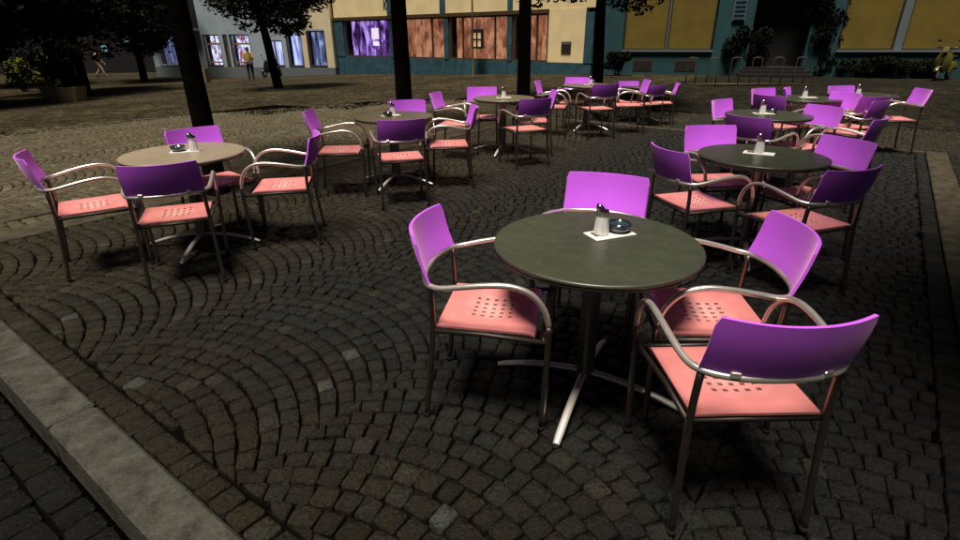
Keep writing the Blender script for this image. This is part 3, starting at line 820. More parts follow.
def make_tree(x, y, r, h, lean, crown_c, crown_r, nleaf, leafsize, label, seed, nclump=26, group='dark plane trees of the square', leafmat='leaf', drop=0.0, rtop=0.7):
    rnd = random.Random(seed)
    z = gz(x, y)
    t = thing('tree', label, 'tree', (x, y, z), 0, group)
    m = MB()
    pts = [(0, 0, -0.05), (lean[0] * 0.05, lean[1] * 0.05, 0.12), (lean[0] * 0.3, lean[1] * 0.3, h * 0.3), (lean[0] * 0.62 + rnd.uniform(-.02, .02), lean[1] * 0.6, h * 0.65), (lean[0], lean[1], h)]
    m.tube(pts, [r * 1.35, r * 1.08, r * 0.98, r * 0.9, r * rtop], 14, sub=4)
    top = Vector(pts[-1]); clumps = []
    C = Vector(crown_c)
    for i in range(nclump):
        while True:
            d = Vector((rnd.uniform(-1, 1), rnd.uniform(-1, 1), rnd.uniform(-0.9, 1)))
            if d.length < 1: break
        e = C + Vector((d.x * crown_r[0], d.y * crown_r[1], d.z * crown_r[2])) * 0.85
        if i < 12:
            mid = top.lerp(e, 0.5) + Vector((rnd.uniform(-.2, .2), rnd.uniform(-.2, .2), 0.15)) * crown_r[0] * 0.3
            m.tube([top - Vector((0, 0, 0.15)), top.lerp(mid, 0.5), mid, e], [r * 0.42, r * 0.32, r * 0.2, r * 0.06], 6, sub=2)
        cs = crown_r[0] * rnd.uniform(0.2, 0.38)
        clumps.append((e, (cs, cs, cs * 0.7)))
    m.build('trunk', M['bark'], t)
    lv = MB(); leaves(lv, clumps, nleaf, leafsize, rnd); lv.build('crown', M[leafmat], t)
    return t
# terrace trees: bare trunks in view, crowns above the frame
TT = [
 (-2.77, 5.45, 0.10, 3.6, (-0.02, 0.0), 'thick black leaning trunk behind the leftmost lit table', 11),
 (-1.28, 9.45, 0.135, 3.6, (0.0, 0.0), 'dark trunk behind the half-lit table, second tree from the left', 12),
 (0.97, 12.05, 0.14, 3.8, (0.0, 0.0), 'brown trunk behind the third table of the middle row', 13),
]
for x, y, r, h, ln, lab, sd_ in TT:
    make_tree(x, y, r, h, ln, (ln[0], 0.2, 5.4), (1.7, 1.7, 1.5), 4500, 0.075, lab, sd_)
make_tree(4.2, -0.3, 0.14, 4.0, (-0.2, 0.1), (-1.1, 1.1, 6.2), (2.4, 2.3, 1.4), 22000, 0.09, 'unseen tree added outside the right edge so its crown shades the lower right corner', 17, 46)  # out of view, put here to darken the lower right ground
make_tree(3.07, 14.4, 0.14, 2.9, (-0.08, 0), (-0.1, 0, 3.85), (2.7, 1.9, 1.9), 15000, 0.07, 'slim black tree with low hanging leaves behind the far middle table', 14, 46)
make_tree(-7.79, 21.68, 0.17, 2.6, (-0.30, 0), (0.2, 0.0, 3.75), (2.5, 2.2, 1.95), 15000, 0.085, 'small dark tree with low crown in front of the lit shop windows', 15, 50)
make_tree(-15.2, 21.5, 0.17, 2.8, (0.1, 0), (-0.2, 0, 4.7), (3.0, 3.0, 2.5), 14000, 0.10, 'black tree left of the lit shop windows, its crown cut by the frame', 16, 40)
for i, (x, y, cz, cr, lab) in enumerate([(-16.0, 17.2, 3.9, 2.9, 'black tree crown hanging into the upper left over the ochre planter'), (-20.0, 33.5, 4.2, 3.6, 'black tree farthest back between the walking person and the shop'), (-17.8, 24.5, 4.3, 3.6, 'massive black tree above the ochre planter'), (-20.5, 19.5, 4.0, 3.2, 'black tree at the upper left corner'),
        (-25.5, 30.5, 4.3, 3.8, 'black tree behind the walking person at far left'), (-28, 24, 4.2, 3.8, 'far left black tree behind the yellow green shrubs')]):
    make_tree(x, y, 0.2, 3.0, (0.1, 0), (0, 0, cz), (cr, cr, 2.9), 10000, 0.13, lab, 20 + i, 40)
# ring of cast iron round the small tree
m = MB(); m.lathe([(0.35, 0.0), (0.75, 0.0), (0.75, 0.03), (0.35, 0.03)], (0, 0, 0), 24)
tag(m.build('tree_grate', M['vent'], None, (-7.79, 21.68, gz(-7.79, 21.68) + 0.004)), 'round iron grate at the foot of the small dark tree', 'tree grate')

def shrub(x, y, w, h, n, leaf, m, label, seed, cat='shrub', name='shrub', group=None, z=None):
    rnd = random.Random(seed)
    z = gz(x, y) if z is None else z
    t = thing(name, label, cat, (x, y, z), 0, group)
    st = MB(); cl = []
    for i in range(12):
        e = Vector((rnd.uniform(-.4, .4) * w, rnd.uniform(-.4, .4) * w * 0.6, h * rnd.uniform(0.35, 0.85)))
        st.tube([(e.x * 0.2, e.y * 0.2, 0), (e.x * 0.6, e.y * 0.6, e.z * 0.5), e], [0.02, 0.014, 0.006], 5)
        cl.append((e, (w * 0.22, w * 0.2, h * 0.2)))
    st.build('stem', M['bark'], t)
    lv = MB(); leaves(lv, cl, n, leaf, rnd); lv.build('foliage', m, t)
    return t

# ---------------------------------------------------------------- buildings
def facade(P0, ang):
    d = Vector((cos(ang), sin(ang), 0)); nrm = Vector((d.y, -d.x, 0))   # nrm towards the camera
    if nrm.y > 0: nrm = -nrm
    def P(s, o, z): return Vector((P0[0], P0[1], 0)) + d * s + nrm * o + Vector((0, 0, z))
    def bx(mb, s0, s1, z0, z1, o0, o1, ch=0.0):
        """o0..o1: distance in front of the facade line"""
        c = P((s0 + s1) / 2, (o0 + o1) / 2, (z0 + z1) / 2)
        mb.box(c, (abs(s1 - s0), abs(o1 - o0), z1 - z0), ang, None, ch)
    return P, bx
def parts(parent, name, m, boxes, bx):
    for b_ in boxes: part(parent, name, m, [b_], bx)
def part(parent, name, m, boxes, bx, ch=0.0):
    mb = MB()
    for b_ in boxes: bx(mb, *b_, ch=ch)
    return mb.build(name, m, parent)

# --- middle building: cream upper wall over a teal stone shop front
P, bx = facade((-8.2, 34.6), radians(-39.9))
B = thing('shop_building', 'cream building with teal stone base and salmon curtained shop windows', 'building')
parts(B, 'plinth', M['teal_stone'], [(-0.62 + i * 1.092, -0.62 + (i + 1) * 1.092 - 0.012, -1.1, 0.40, -0.30, 0.0) for i in range(16)], bx)
pl = [(-0.62, 0.20), (4.33, 4.86), (8.44, 8.73), (12.46, 12.69), (16.47, 16.86)]
parts(B, 'pillar', M['teal_stone'], [(a, b, 0.402, 2.36, -0.30, 0.02) for a, b in pl], bx)
part(B, 'lintel', M['bronze'], [(-0.62, 14.60, 2.362, 2.52, -0.30, 0.05)], bx)
ups = [(-0.62, 4.24), (4.93, 8.18), (8.55, 12.42), (12.70, 16.86)]
parts(B, 'upper_wall', M['cream'], [(a, b, 2.522 if a < 12 else 2.522, 6.2, -0.30, -0.02) for a, b in ups], bx)
part(B, 'wall_panel', M['cream'], [(14.66, 16.46, 0.402, 2.52, -0.28, -0.01)], bx)
parts(B, 'upper_pillar', M['teal_stone'], [(4.242, 4.928, 2.522, 6.2, -0.30, 0.02), (8.182, 8.548, 2.522, 6.2, -0.30, 0.02), (12.422, 12.698, 2.522, 6.2, -0.30, 0.02)], bx)
part(B, 'roof', M['darkwall'], [(-0.8, 17.0, 6.202, 6.4, -8.0, 0.3)], bx)
part(B, 'side_wall', M['teal_stone'], [(16.862, 17.1, -0.6, 6.2, -8.0, -0.31)], bx)
part(B, 'back_wall', M['darkwall'], [(-0.6, 16.86, -1.1, 6.2, -8.2, -8.0)], bx)
def shop_window(B, bx, s0, s1, z0, z1, mull, interior, fm, transom=None, tint=0):
    W_ = part(B, 'window', fm, [(s0, s0 + 0.07, z0, z1, -0.14, -0.04), (s1 - 0.07, s1, z0, z1, -0.14, -0.04), (s0 + 0.07, s1 - 0.07, z0, z0 + 0.07, -0.14, -0.04), (s0 + 0.07, s1 - 0.07, z1 - 0.07, z1, -0.14, -0.04)]
         + [(k - 0.035, k + 0.035, z0 + 0.07, z1 - 0.07, -0.13, -0.05) for k in mull], bx)
    part(W_, 'pane', M['glass'], [(s0 + 0.072, s1 - 0.072, z0 + 0.072, z1 - 0.072, -0.10, -0.09)], bx)
    # folded curtain or display a little way behind the glass
    P_ = bx.__closure__
    mb = MB()
    n = int((s1 - s0) / 0.09)
    vs = []; fs = []
    for i in range(n + 1):
        s = s0 + (s1 - s0) * i / n; o = -0.62 + 0.035 * sin(i * 1.35) + 0.02 * sin(i * 0.5)
        for z in (z0 - 0.02, z1): vs.append(CUR_P(s, o, z))
    for i in range(n): fs.append((2 * i, 2 * i + 2, 2 * i + 3, 2 * i + 1))
    mb.add(vs, fs, True)
    mb.build('curtain', interior, W_)
    part(W_, 'window_board', M['darkwall'], [(s0, s1, z0 - 0.06, z0 - 0.001, -0.75, -0.15)], bx)
    return W_
CUR_P = P
shop_window(B, bx, 0.22, 4.32, 0.405, 2.358, [1.43, 3.39], M['int_purple'], M['bronze'])
shop_window(B, bx, 4.88, 8.43, 0.405, 2.358, [7.52], M['int_salmon'], M['bronze'])
shop_window(B, bx, 8.75, 12.45, 0.405, 2.358, [9.63, 11.65], M['int_salmon'], M['bronze'])
shop_window(B, bx, 12.71, 14.64, 0.405, 2.358, [14.02], M['int_salmon'], M['bronze'])
# lit display panels in the violet window
mb = MB(); bx(mb, 2.35, 2.95, 1.35, 1.92, -0.40, -0.36); bx(mb, 2.42, 2.64, 1.0, 1.22, -0.40, -0.36); bx(mb, 2.68, 2.90, 1.0, 1.22, -0.40, -0.36)
tag(mb.build('display_panel', M['lit_white']), 'glowing white display panels inside the violet lit window', 'display')
# small dark hatch in the cream panel
h_ = part(B, 'wall_hatch', M['bronze'], [(15.36, 15.84, 0.78, 1.24, -0.012, 0.02)], bx)
part(h_, 'hatch_door', M['dark'], [(15.41, 15.79, 0.83, 1.12, 0.012, 0.026)], bx)
part(h_, 'hatch_plate', M['stonegrey'], [(15.41, 15.79, 1.14, 1.20, 0.012, 0.026)], bx)
# hanging menu lantern with four lit panels
S = thing('hanging_sign', 'black hanging sign with four amber lit panels in front of the salmon windows', 'sign')
mb = MB(); s0, s1 = 10.62, 11.30
bx(mb, s0, s1, 0.93, 1.02, 0.34, 0.46); bx(mb, s0, s1, 1.62, 1.78, 0.34, 0.46); bx(mb, s0, s0 + 0.09, 1.02, 1.62, 0.34, 0.46); bx(mb, s1 - 0.09, s1, 1.02, 1.62, 0.34, 0.46)
bx(mb, 10.92, 11.00, 1.02, 1.62, 0.34, 0.46); bx(mb, s0 + 0.09, 10.92, 1.29, 1.36, 0.34, 0.46); bx(mb, 11.0, s1 - 0.09, 1.29, 1.36, 0.34, 0.46)
mb.build('frame', M['dark'], S)
for a, b in ((s0 + 0.09, 10.92), (11.0, s1 - 0.09)):
    for c, d in ((1.02, 1.29), (1.36, 1.62)):
        mb = MB(); bx(mb, a + 0.005, b - 0.005, c + 0.005, d - 0.005, 0.37, 0.43); mb.build('lit_panel', M['lit_amber'], S)
mb = MB(); mb.tube([P(10.96, 0.0, 2.44), P(10.96, 0.40, 2.40), P(10.96, 0.42, 2.1), P(10.96, 0.40, 1.78)], 0.02, 8, sub=3)
mb.tube([P(10.96 + 0.12 * cos(a), 0.40, 1.95 + 0.12 * sin(a)) for a in [2 * pi * i / 12 for i in range(12)]], 0.012, 6, closed=True)
mb.build('bracket', M['dark'], S)
# bracket loop on the upper pillar
mb = MB(); mb.tube([P(4.4, 0.04, 4.2), P(4.4, 0.3, 4.0), P(4.35, 0.3, 3.3), P(4.35, 0.3, 2.75)], 0.03, 8, sub=2)
mb.tube([P(4.75 + 0.30 * cos(a), 0.3, 3.0 + 0.32 * sin(a)) for a in [2 * pi * i / 20 for i in range(20)]], 0.035, 8, closed=True)
tag(mb.build('wall_ornament', M['dark']), 'black iron loop hanging on the teal pillar above the windows', 'ornament')
# slim post
m = MB(); m.lathe([(0.09, 0), (0.09, 0.04), (0.045, 0.08), (0.04, 2.2), (0.035, 4.6)], n=14)
pz = thing('slim_post', 'slim ochre post in front of the salmon curtained windows', 'post', (-0.25, 24.62, gz(-0.25, 24.62))); m.build('shaft', M['pole'], pz)
m = MB(); m.lathe([(0.045, 4.6), (0.06, 4.65), (0.02, 4.72)], n=14); m.build('cap', M['pole'], pz)

# --- left building with blue lit shop windows
P, bx = facade((-8.2, 34.6), radians(-14.4)); CUR_P = P
B = thing('corner_shop_building', 'pale building with blue lit shop windows behind the small tree', 'building')
wins = [(-13.55, -12.10, -0.20, 1.62, 'int_blue2', [], None, 'greywall'), (-9.82, -8.60, -0.22, 1.66, 'int_shop', [], 1.11, 'greywall'), (-8.33, -8.00, -0.22, 1.66, 'int_blue2', [], None, 'g'),
        (-7.85, -6.40, -0.22, 1.66, 'int_shop', [], 1.11, 'g'), (-5.35, -4.10, -0.20, 1.30, 'int_blue', [-4.7], None, 'g'), (-3.82, -2.72, -0.20, 1.80, 'int_blue', [], None, 'g'), (-2.38, -1.12, -0.20, 1.82, 'int_blue2', [], None, 'g')]
parts(B, 'plinth', M['stonegrey'], [(-14.0, -0.64, -1.15, -0.262, -0.30, 0.03)], bx)
edges = [-14.0] + [e for w in wins for e in (w[0], w[1])] + [-0.64]
walls = []
for i in range(0, len(edges), 2):
    if edges[i + 1] - edges[i] > 0.02: walls.append((edges[i], edges[i + 1]))
parts(B, 'wall', M['greywall'], [(a, b, -0.26, 1.9, -0.30, 0.0) for a, b in walls if b < -2.9], bx)
parts(B, 'pier', M['cream2'], [(a, b, -0.26, 1.9, -0.30, 0.01) for a, b in walls if b > -2.9], bx)
parts(B, 'spandrel', M['greywall'], [(w[0] + .001, w[1] - .001, w[3], 1.9, -0.29, -0.001) for w in wins], bx)
parts(B, 'upper_wall', M['greywall'], [(-9.95, -2.72, 1.902, 5.5, -0.30, 0.0)], bx)
part(B, 'upper_pier', M['cream2'], [(-2.71, -0.64, 1.902, 5.5, -0.30, 0.0)], bx)
part(B, 'canopy', M['whiteframe'], [(-14.2, -9.96, 1.902, 2.02, -0.6, 0.5)], bx)
part(B, 'roof', M['darkwall'], [(-14.1, -0.64, 5.502, 5.7, -8, 0.3)], bx)
part(B, 'dark_upper_wall', M['darkwall'], [(-14.0, -9.96, 2.03, 5.5, -0.30, -0.05)], bx)
part(B, 'back_wall', M['darkwall'], [(-14.0, -0.8, -1.1, 5.5, -8.2, -8.0)], bx)
for w in wins:
    W_ = shop_window(B, bx, w[0] + .002, w[1] - .002, w[2], w[3] - 0.002, w[5], M[w[4]], M['whiteframe'] if w[0] < -12 else M['bronze'])
    if w[6]:
        part(W_, 'transom', M['orange'], [(w[0] + 0.072, w[1] - 0.072, 1.06, 1.16, -0.15, -0.11)], bx)
        part(W_, 'rail', M['orange'], [(w[0] + 0.072, w[1] - 0.072, -0.02, 0.06, -0.2, -0.15)], bx)
        part(W_, 'bar', M['dark'], [(w[0] + 0.4 * k, w[0] + 0.4 * k + 0.04, 1.16, w[3] - 0.08, -0.15, -0.11) for k in (1, 2)], bx)

# --- teal building on the right with ochre blinds
P, bx = facade((5.4, 23.4), radians(-16.0)); CUR_P = P
B = thing('teal_house', 'dark teal house with ochre roller blinds and a black doorway', 'building')
ow = [(0.50, 2.13), (2.20, 3.85), (8.20, 9.98), (10.26, 12.1)]
segs = [(-0.60, 0.46), (3.90, 5.12), (7.22, 8.16), (12.14, 16.0)]
parts(B, 'wall', M['teal'], [(a, b, 0.93, 6.5, -0.35, 0.0) for a, b in segs] + [(-0.60, 5.12, -0.5, 0.86, -0.35, 0.0), (7.22, 16.0, -0.5, 0.86, -0.35, 0.0), (5.12, 7.22, 3.6, 6.5, -0.35, 0.0),
     (0.46, 3.90, 3.3, 6.5, -0.35, 0.0), (8.16, 12.14, 3.3, 6.5, -0.35, 0.0), (-0.6, 0.46, 0.86, 0.93, -0.35, 0), (3.9, 5.12, 0.86, 0.93, -0.35, 0), (7.22, 8.16, 0.86, 0.93, -0.35, 0), (12.14, 16.0, 0.86, 0.93, -0.35, 0)], bx)
part(B, 'window_sill', M['stonegrey'], [(0.46, 3.90, 0.862, 0.93, -0.30, 0.08)], bx)
part(B, 'window_sill', M['stonegrey'], [(8.16, 12.14, 0.862, 0.93, -0.30, 0.08)], bx)
part(B, 'window_pier', M['stonegrey'], [(2.14, 2.19, 0.932, 3.3, -0.2, -0.02)], bx)
part(B, 'window_pier', M['stonegrey'], [(9.99, 10.25, 0.932, 3.3, -0.2, -0.02)], bx)
for a, b in ow:
    f_ = part(B, 'window', M['dark'], [(a - 0.035, a + 0.03, 0.932, 3.298, -0.2, -0.06), (b - 0.03, b + 0.005, 0.932, 3.298, -0.2, -0.06), (a + 0.03, b - 0.03, 0.932, 0.97, -0.2, -0.06)], bx)
    mb = MB(); n = 24; z0, z1 = 1.0, 3.29
    for i in range(n):
        zz = z0 + (z1 - z0) * i / n; bx(mb, a + 0.032, b - 0.032, zz, zz + (z1 - z0) / n - 0.003, -0.14, -0.115)
    mb.build('roller_blind', M['blind'], f_)
    part(f_, 'blind_rail', M['blind'], [(a + 0.032, b - 0.032, 0.972, 0.998, -0.15, -0.10)], bx)
for a, b in ((0.94, 1.73), (2.56, 3.38), (10.4, 11.3)):
    v_ = part(B, 'cellar_vent', M['vent'], [(a, b, 0.14, 0.60, -0.1, 0.012)], bx)
    parts(v_, 'slat', M['dark'], [(a + 0.03, b - 0.03, 0.18 + k * 0.075, 0.21 + k * 0.075, 0.0, 0.02) for k in range(5)], bx)
D_ = part(B, 'door', M['dark'], [(5.13, 7.21, 0.32, 3.598, -0.9, -0.85)], bx)
parts(B, 'door_frame', M['teal'], [(5.121, 5.19, 0.32, 3.59, -0.34, 0.03), (7.15, 7.219, 0.32, 3.59, -0.34, 0.03)], bx)
parts(B, 'step', M['blackstone'], [(4.9, 7.4, -0.1, 0.11, -0.1, 0.9), (5.0, 7.3, 0.112, 0.22, -0.1, 0.6), (5.1, 7.2, 0.222, 0.32, -0.85, 0.3)], bx)
part(B, 'roof', M['darkwall'], [(-0.8, 16.1, 6.502, 6.8, -8, 0.4)], bx)
part(B, 'back_wall', M['darkwall'], [(-0.5, 16, -0.3, 6.5, -8.2, -8.0)], bx)
part(B, 'side_wall', M['teal'], [(-0.6, -0.3, -0.3, 6.5, -8.0, -0.352)], bx)
# louvred box between the window and the shrub
sh = part(B, 'shutter', M['stonegrey'], [(4.42, 4.86, 1.95, 3.2, 0.002, 0.06)], bx)
parts(sh, 'slat', M['teal_stone'], [(4.45, 4.83, 2.0 + k * 0.15, 2.07 + k * 0.15, 0.06, 0.09) for k in range(8)], bx)

# --- dark building closing the square at the far left
P, bx = facade((-45, 40), radians(8)); CUR_P = P
B = thing('dark_building', 'unlit dark building at the far left behind the black trees', 'building')
part(B, 'wall', M['darkwall'], [(-30, 26, -1.5, 14, -0.4, 0)], bx)
rn = random.Random(9)
for k, (s, z, m_) in enumerate([(10.4, 4.4, 'lit_white'), (9.0, 3.4, 'lit_cyan'), (10.6, 3.3, 'lit_cyan'), (13.5, 3.0, 'lit_cyan'), (17.5, 0.8, 'lit_cyan'), (19.2, 1.4, 'lit_cyan'), (20.2, 0.9, 'lit_cyan'), (6.8, 1.8, 'lit_cyan'), (20.9, 2.0, 'lit_cyan')]):
    w = part(B, 'window', M['darkwall'], [(s - 0.3, s + 0.3, z - 0.3, z + 0.3, 0.001, 0.05)], bx)
    part(w, 'pane', M[m_], [(s - 0.2, s + 0.15, z - 0.2, z + 0.2, 0.03, 0.06)], bx)
# --- dark block filling the gap behind the middle building and the teal house
P, bx = facade((2, 46), radians(-10)); CUR_P = P
B = thing('rear_building', 'unlit dark building behind the shop building', 'building')
part(B, 'wall', M['darkwall'], [(-22, 30, -1.5, 12, -0.4, 0)], bx)
part(B, 'roof', M['dark'], [(-22.5, 30.5, 12.002, 12.3, -6, 0.4)], bx)

# ---------------------------------------------------------------- street furniture, plants, vehicles
shrub(10.35, 22.35, 1.5, 1.9, 5000, 0.06, M['leaf'], 'dark bush left of the black doorway', 31, group='dark shrubs along the teal house')
# creeper on the wall right of the door
rnd = random.Random(33)
t = thing('climbing_plant', 'black ivy mass climbing the teal wall right of the doorway', 'climbing plant', (12.9, 21.2, 0))
st = MB(); cl = []
for i in range(26):
    u = i / 25; z = 0.2 + 3.6 * u
    e = Vector((rnd.uniform(-0.75, 0.6) * (0.65 + 0.35 * u), 0.15 + rnd.uniform(-0.1, 0.1), z)); cl.append((e, (0.35, 0.2, 0.32)))
st.tube([(0, 0.2, 0), (0.1, 0.2, 1), (-0.1, 0.2, 2.2), (0.1, 0.2, 3.8)], [0.06, 0.05, 0.04, 0.02], 7, sub=2); st.build('stem', M['bark'], t)
lv = MB(); leaves(lv, cl, 7000, 0.06, rnd); lv.build('foliage', M['leaf'], t)
for i, (x, y, w, h, lab) in enumerate([(14.2, 20.7, 1.8, 0.75, 'low dark hedge plant right of the ivy'), (15.6, 20.3, 1.6, 0.7, 'low dark bush next to the olive yellow scooter'), (5.6, 22.6, 1.0, 0.9, 'small dark bush at the left corner of the teal house')]):
    shrub(x, y, w, h, 2600, 0.055, M['leaf'], lab, 41 + i, group='dark shrubs along the teal house')

# bicycle hoops in front of the teal house
t = thing('bicycle_rack', 'long low rack of thin ochre bicycle hoops in front of the teal house', 'bicycle rack', (0, 0, 0))
P0 = Vector((6.9, 18.5, 0)); P1 = Vector((10.6, 18.2, 0))
g0 = gz(8.5, 18.4)
m = MB(); m.tube([P0 + Vector((0, 0, g0 + 0.05)), P1 + Vector((0, 0, g0 + 0.05))], 0.03, 8); m.build('base_rail', M['pole'], t)
for f in (0.03, 0.21, 0.40, 0.58, 0.76, 0.95):
    c = P0.lerp(P1, f) + Vector((0, 0, g0)); d = Vector((0.14, -0.03, 0))
    m = MB(); m.tube([c - d, c - d + Vector((0, 0, 0.75)), c - d * 0.6 + Vector((0, 0, 0.86)), c + d * 0.6 + Vector((0, 0, 0.86)), c + d + Vector((0, 0, 0.75)), c + d], 0.016, 8, sub=2)
    m.build('hoop', M['pole'], t)

def make_scooter(body, loc, rz, label):
    t = thing('motor_scooter', label, 'motor scooter', loc, rz)
    m = MB()
    # rear cowl
    for (x0, z0, x1, z1) in (): pass
    prof = [(-0.75, 0.45, 0.10), (-0.62, 0.62, 0.20), (-0.35, 0.68, 0.21), (-0.12, 0.62, 0.17), (-0.08, 0.34, 0.15)]
    vs = []; fs = []
    for x, z, w in prof:
        for k in range(10):
            a = pi * k / 9; vs.append((x, w * cos(a), 0.26 + (z - 0.26) * (0.35 + 0.65 * sin(a))))
    for i in range(len(prof) - 1):
        for k in range(9): fs.append((i * 10 + k, i * 10 + k + 1, (i + 1) * 10 + k + 1, (i + 1) * 10 + k))
    m.add(vs, fs, True); m.f.append(tuple(range(10))); m.sm.append(False)
    m.box((0.12, 0, 0.28), (0.46, 0.30, 0.05), 0, None, 0.01)
    m.build('body', body, t)
    m = MB(); vs = []; fs = []
    for i, (x, z, w) in enumerate([(0.36, 0.28, 0.17), (0.42, 0.50, 0.24), (0.40, 0.75, 0.22), (0.35, 0.95, 0.12)]):
        for k in range(7):
            u = -1 + 2 * k / 6; vs.append((x - 0.09 * u * u, w * u, z))
    for i in range(3):
        for k in range(6): fs.append((i * 7 + k, i * 7 + k + 1, i * 7 + k + 8, i * 7 + k + 7))
    o = len(vs); vs += [(x + 0.02, y, z) for x, y, z in vs]; fs += [tuple(o + q for q in f[::-1]) for f in fs]
    m.add(vs, fs, True); m.build('leg_shield', body, t)
    m = MB(); m.tube([(0.55, 0, 0.25), (0.42, 0, 0.7), (0.34, 0, 1.0)], 0.028, 8); m.tube([(0.28, -0.30, 1.05), (0.34, -0.12, 1.03), (0.35, 0, 1.0), (0.34, 0.12, 1.03), (0.28, 0.30, 1.05)], 0.016, 8, sub=2); m.build('handlebar', M['scoot_dark'], t)
    m = MB(); m.lathe([(0.02, -0.05), (0.075, -0.02), (0.085, 0.03), (0.08, 0.04)], n=16); hl = m.build('headlight', M['headlamp'], t); hl.location = (0.43, 0, 0.98); hl.rotation_euler = (0, pi / 2, 0)
    m = MB(); vs = []; fs = []
    for i, (x, z, w) in enumerate([(-0.78, 0.70, 0.08), (-0.6, 0.74, 0.14), (-0.3, 0.73, 0.14), (-0.06, 0.70, 0.08)]):
        for k in range(8): a = 2 * pi * k / 8; vs.append((x, w * cos(a), z + 0.05 * sin(a)))
    for i in range(3):
        for k in range(8): fs.append((i * 8 + k, i * 8 + (k + 1) % 8, (i + 1) * 8 + (k + 1) % 8, (i + 1) * 8 + k))
    fs += [tuple(range(8)), tuple(range(24, 32))]
    m.add(vs, fs, True); m.build('saddle', M['rubber'], t)
    for x in (-0.52, 0.60):
        m = MB(); m.tube([(x + 0.17 * cos(a), 0, 0.215 + 0.17 * sin(a)) for a in [2 * pi * i / 24 for i in range(24)]], 0.045, 8, closed=True); w = m.build('wheel', M['rubber'], t)
        m = MB(); m.tube([(x, -0.04, 0.215), (x, 0.04, 0.215)], 0.12, 16); m.build('rim', M['steel'], w)
    m = MB(); m.tube([(0.60 + 0.24 * cos(a), 0, 0.215 + 0.24 * sin(a)) for a in [radians(20 + 14 * i) for i in range(11)]], 0.07, 8, flat=0.4); m.build('mudguard', body, t)
    for s in (-1, 1):
        m = MB(); m.tube([(0.33, s * 0.2, 1.05), (0.30, s * 0.27, 1.22)], 0.006, 6); m.box((0.30, s * 0.28, 1.25), (0.02, 0.11, 0.07), 0, None, 0.008); m.build('mirror', M['scoot_dark'], t)
    return t
make_scooter(M['scoot'], (15.9, 19.2, gz(15.9, 19.2)), radians(215), 'olive yellow motor scooter at the right edge in front of the teal house')
make_scooter(M['scoot_dark'], (-12.9, 35.0, gz(-12.9, 35.0)), radians(250), 'black motor scooter parked under the blue lit shop windows')

# planters
def planter(x, y, rz, w, d, h, label, plant=True, m_='planter'):
    z = gz(x, y); t = thing('planter', label, 'planter', (x, y, z), rz)
    m = MB()
    hw, hd, b_ = w / 2, d / 2, 0.86
    vs = [(-hw * b_, -hd * b_, 0), (hw * b_, -hd * b_, 0), (hw * b_, hd * b_, 0), (-hw * b_, hd * b_, 0), (-hw, -hd, h), (hw, -hd, h), (hw, hd, h), (-hw, hd, h),
          (-hw + .07, -hd + .07, h), (hw - .07, -hd + .07, h), (hw - .07, hd - .07, h), (-hw + .07, hd - .07, h), (-hw + .07, -hd + .07, h - .1), (hw - .07, -hd + .07, h - .1), (hw - .07, hd - .07, h - .1), (-hw + .07, hd - .07, h - .1)]
    fs = [(0, 3, 2, 1)]
    for o in (0, 4, 8):
        for i in range(4): fs.append((o + i, o + (i + 1) % 4, o + 4 + (i + 1) % 4, o + 4 + i))
    m.add(vs, fs); m.build('box', M[m_], t)
    m = MB(); m.box((0, 0, h - 0.12), (w - 0.15, d - 0.15, 0.04)); m.build('soil', M['soil'], t)
    return t
planter(-14.1, 18.9, radians(8), 1.1, 0.75, 0.48, 'trapezoid ochre concrete planter under the black trees')
shrub(-14.1, 18.95, 1.3, 1.5, 3500, 0.07, M['leaf'], 'dark bush growing in the trapezoid ochre planter', 51, z=gz(-14.1, 18.9) + 0.38)
planter(-14.8, 30.3, radians(-10), 0.42, 0.42, 0.72, 'tall narrow ochre bin-like planter behind the leaning trunk')
for i, (x, y, w, h, lab) in enumerate([(-24.2, 26.5, 1.7, 1.35, 'leftmost yellow green shrub at the far left edge'), (-22.2, 27.2, 1.2, 1.5, 'yellow green shrub second from the left edge'),
        (-20.3, 26.8, 1.3, 1.6, 'yellow green flowering shrub nearest the ochre planter')]):
    shrub(x, y, w, h, 1800, 0.09, M['leaf2'], lab, 61 + i, group='yellow green shrubs at the far left')
make_scooter(M['scoot_dark'], (-18.6, 25.2, gz(-18.6, 25.2)), radians(160), 'black motor scooter in the shade beside the yellow green shrubs')

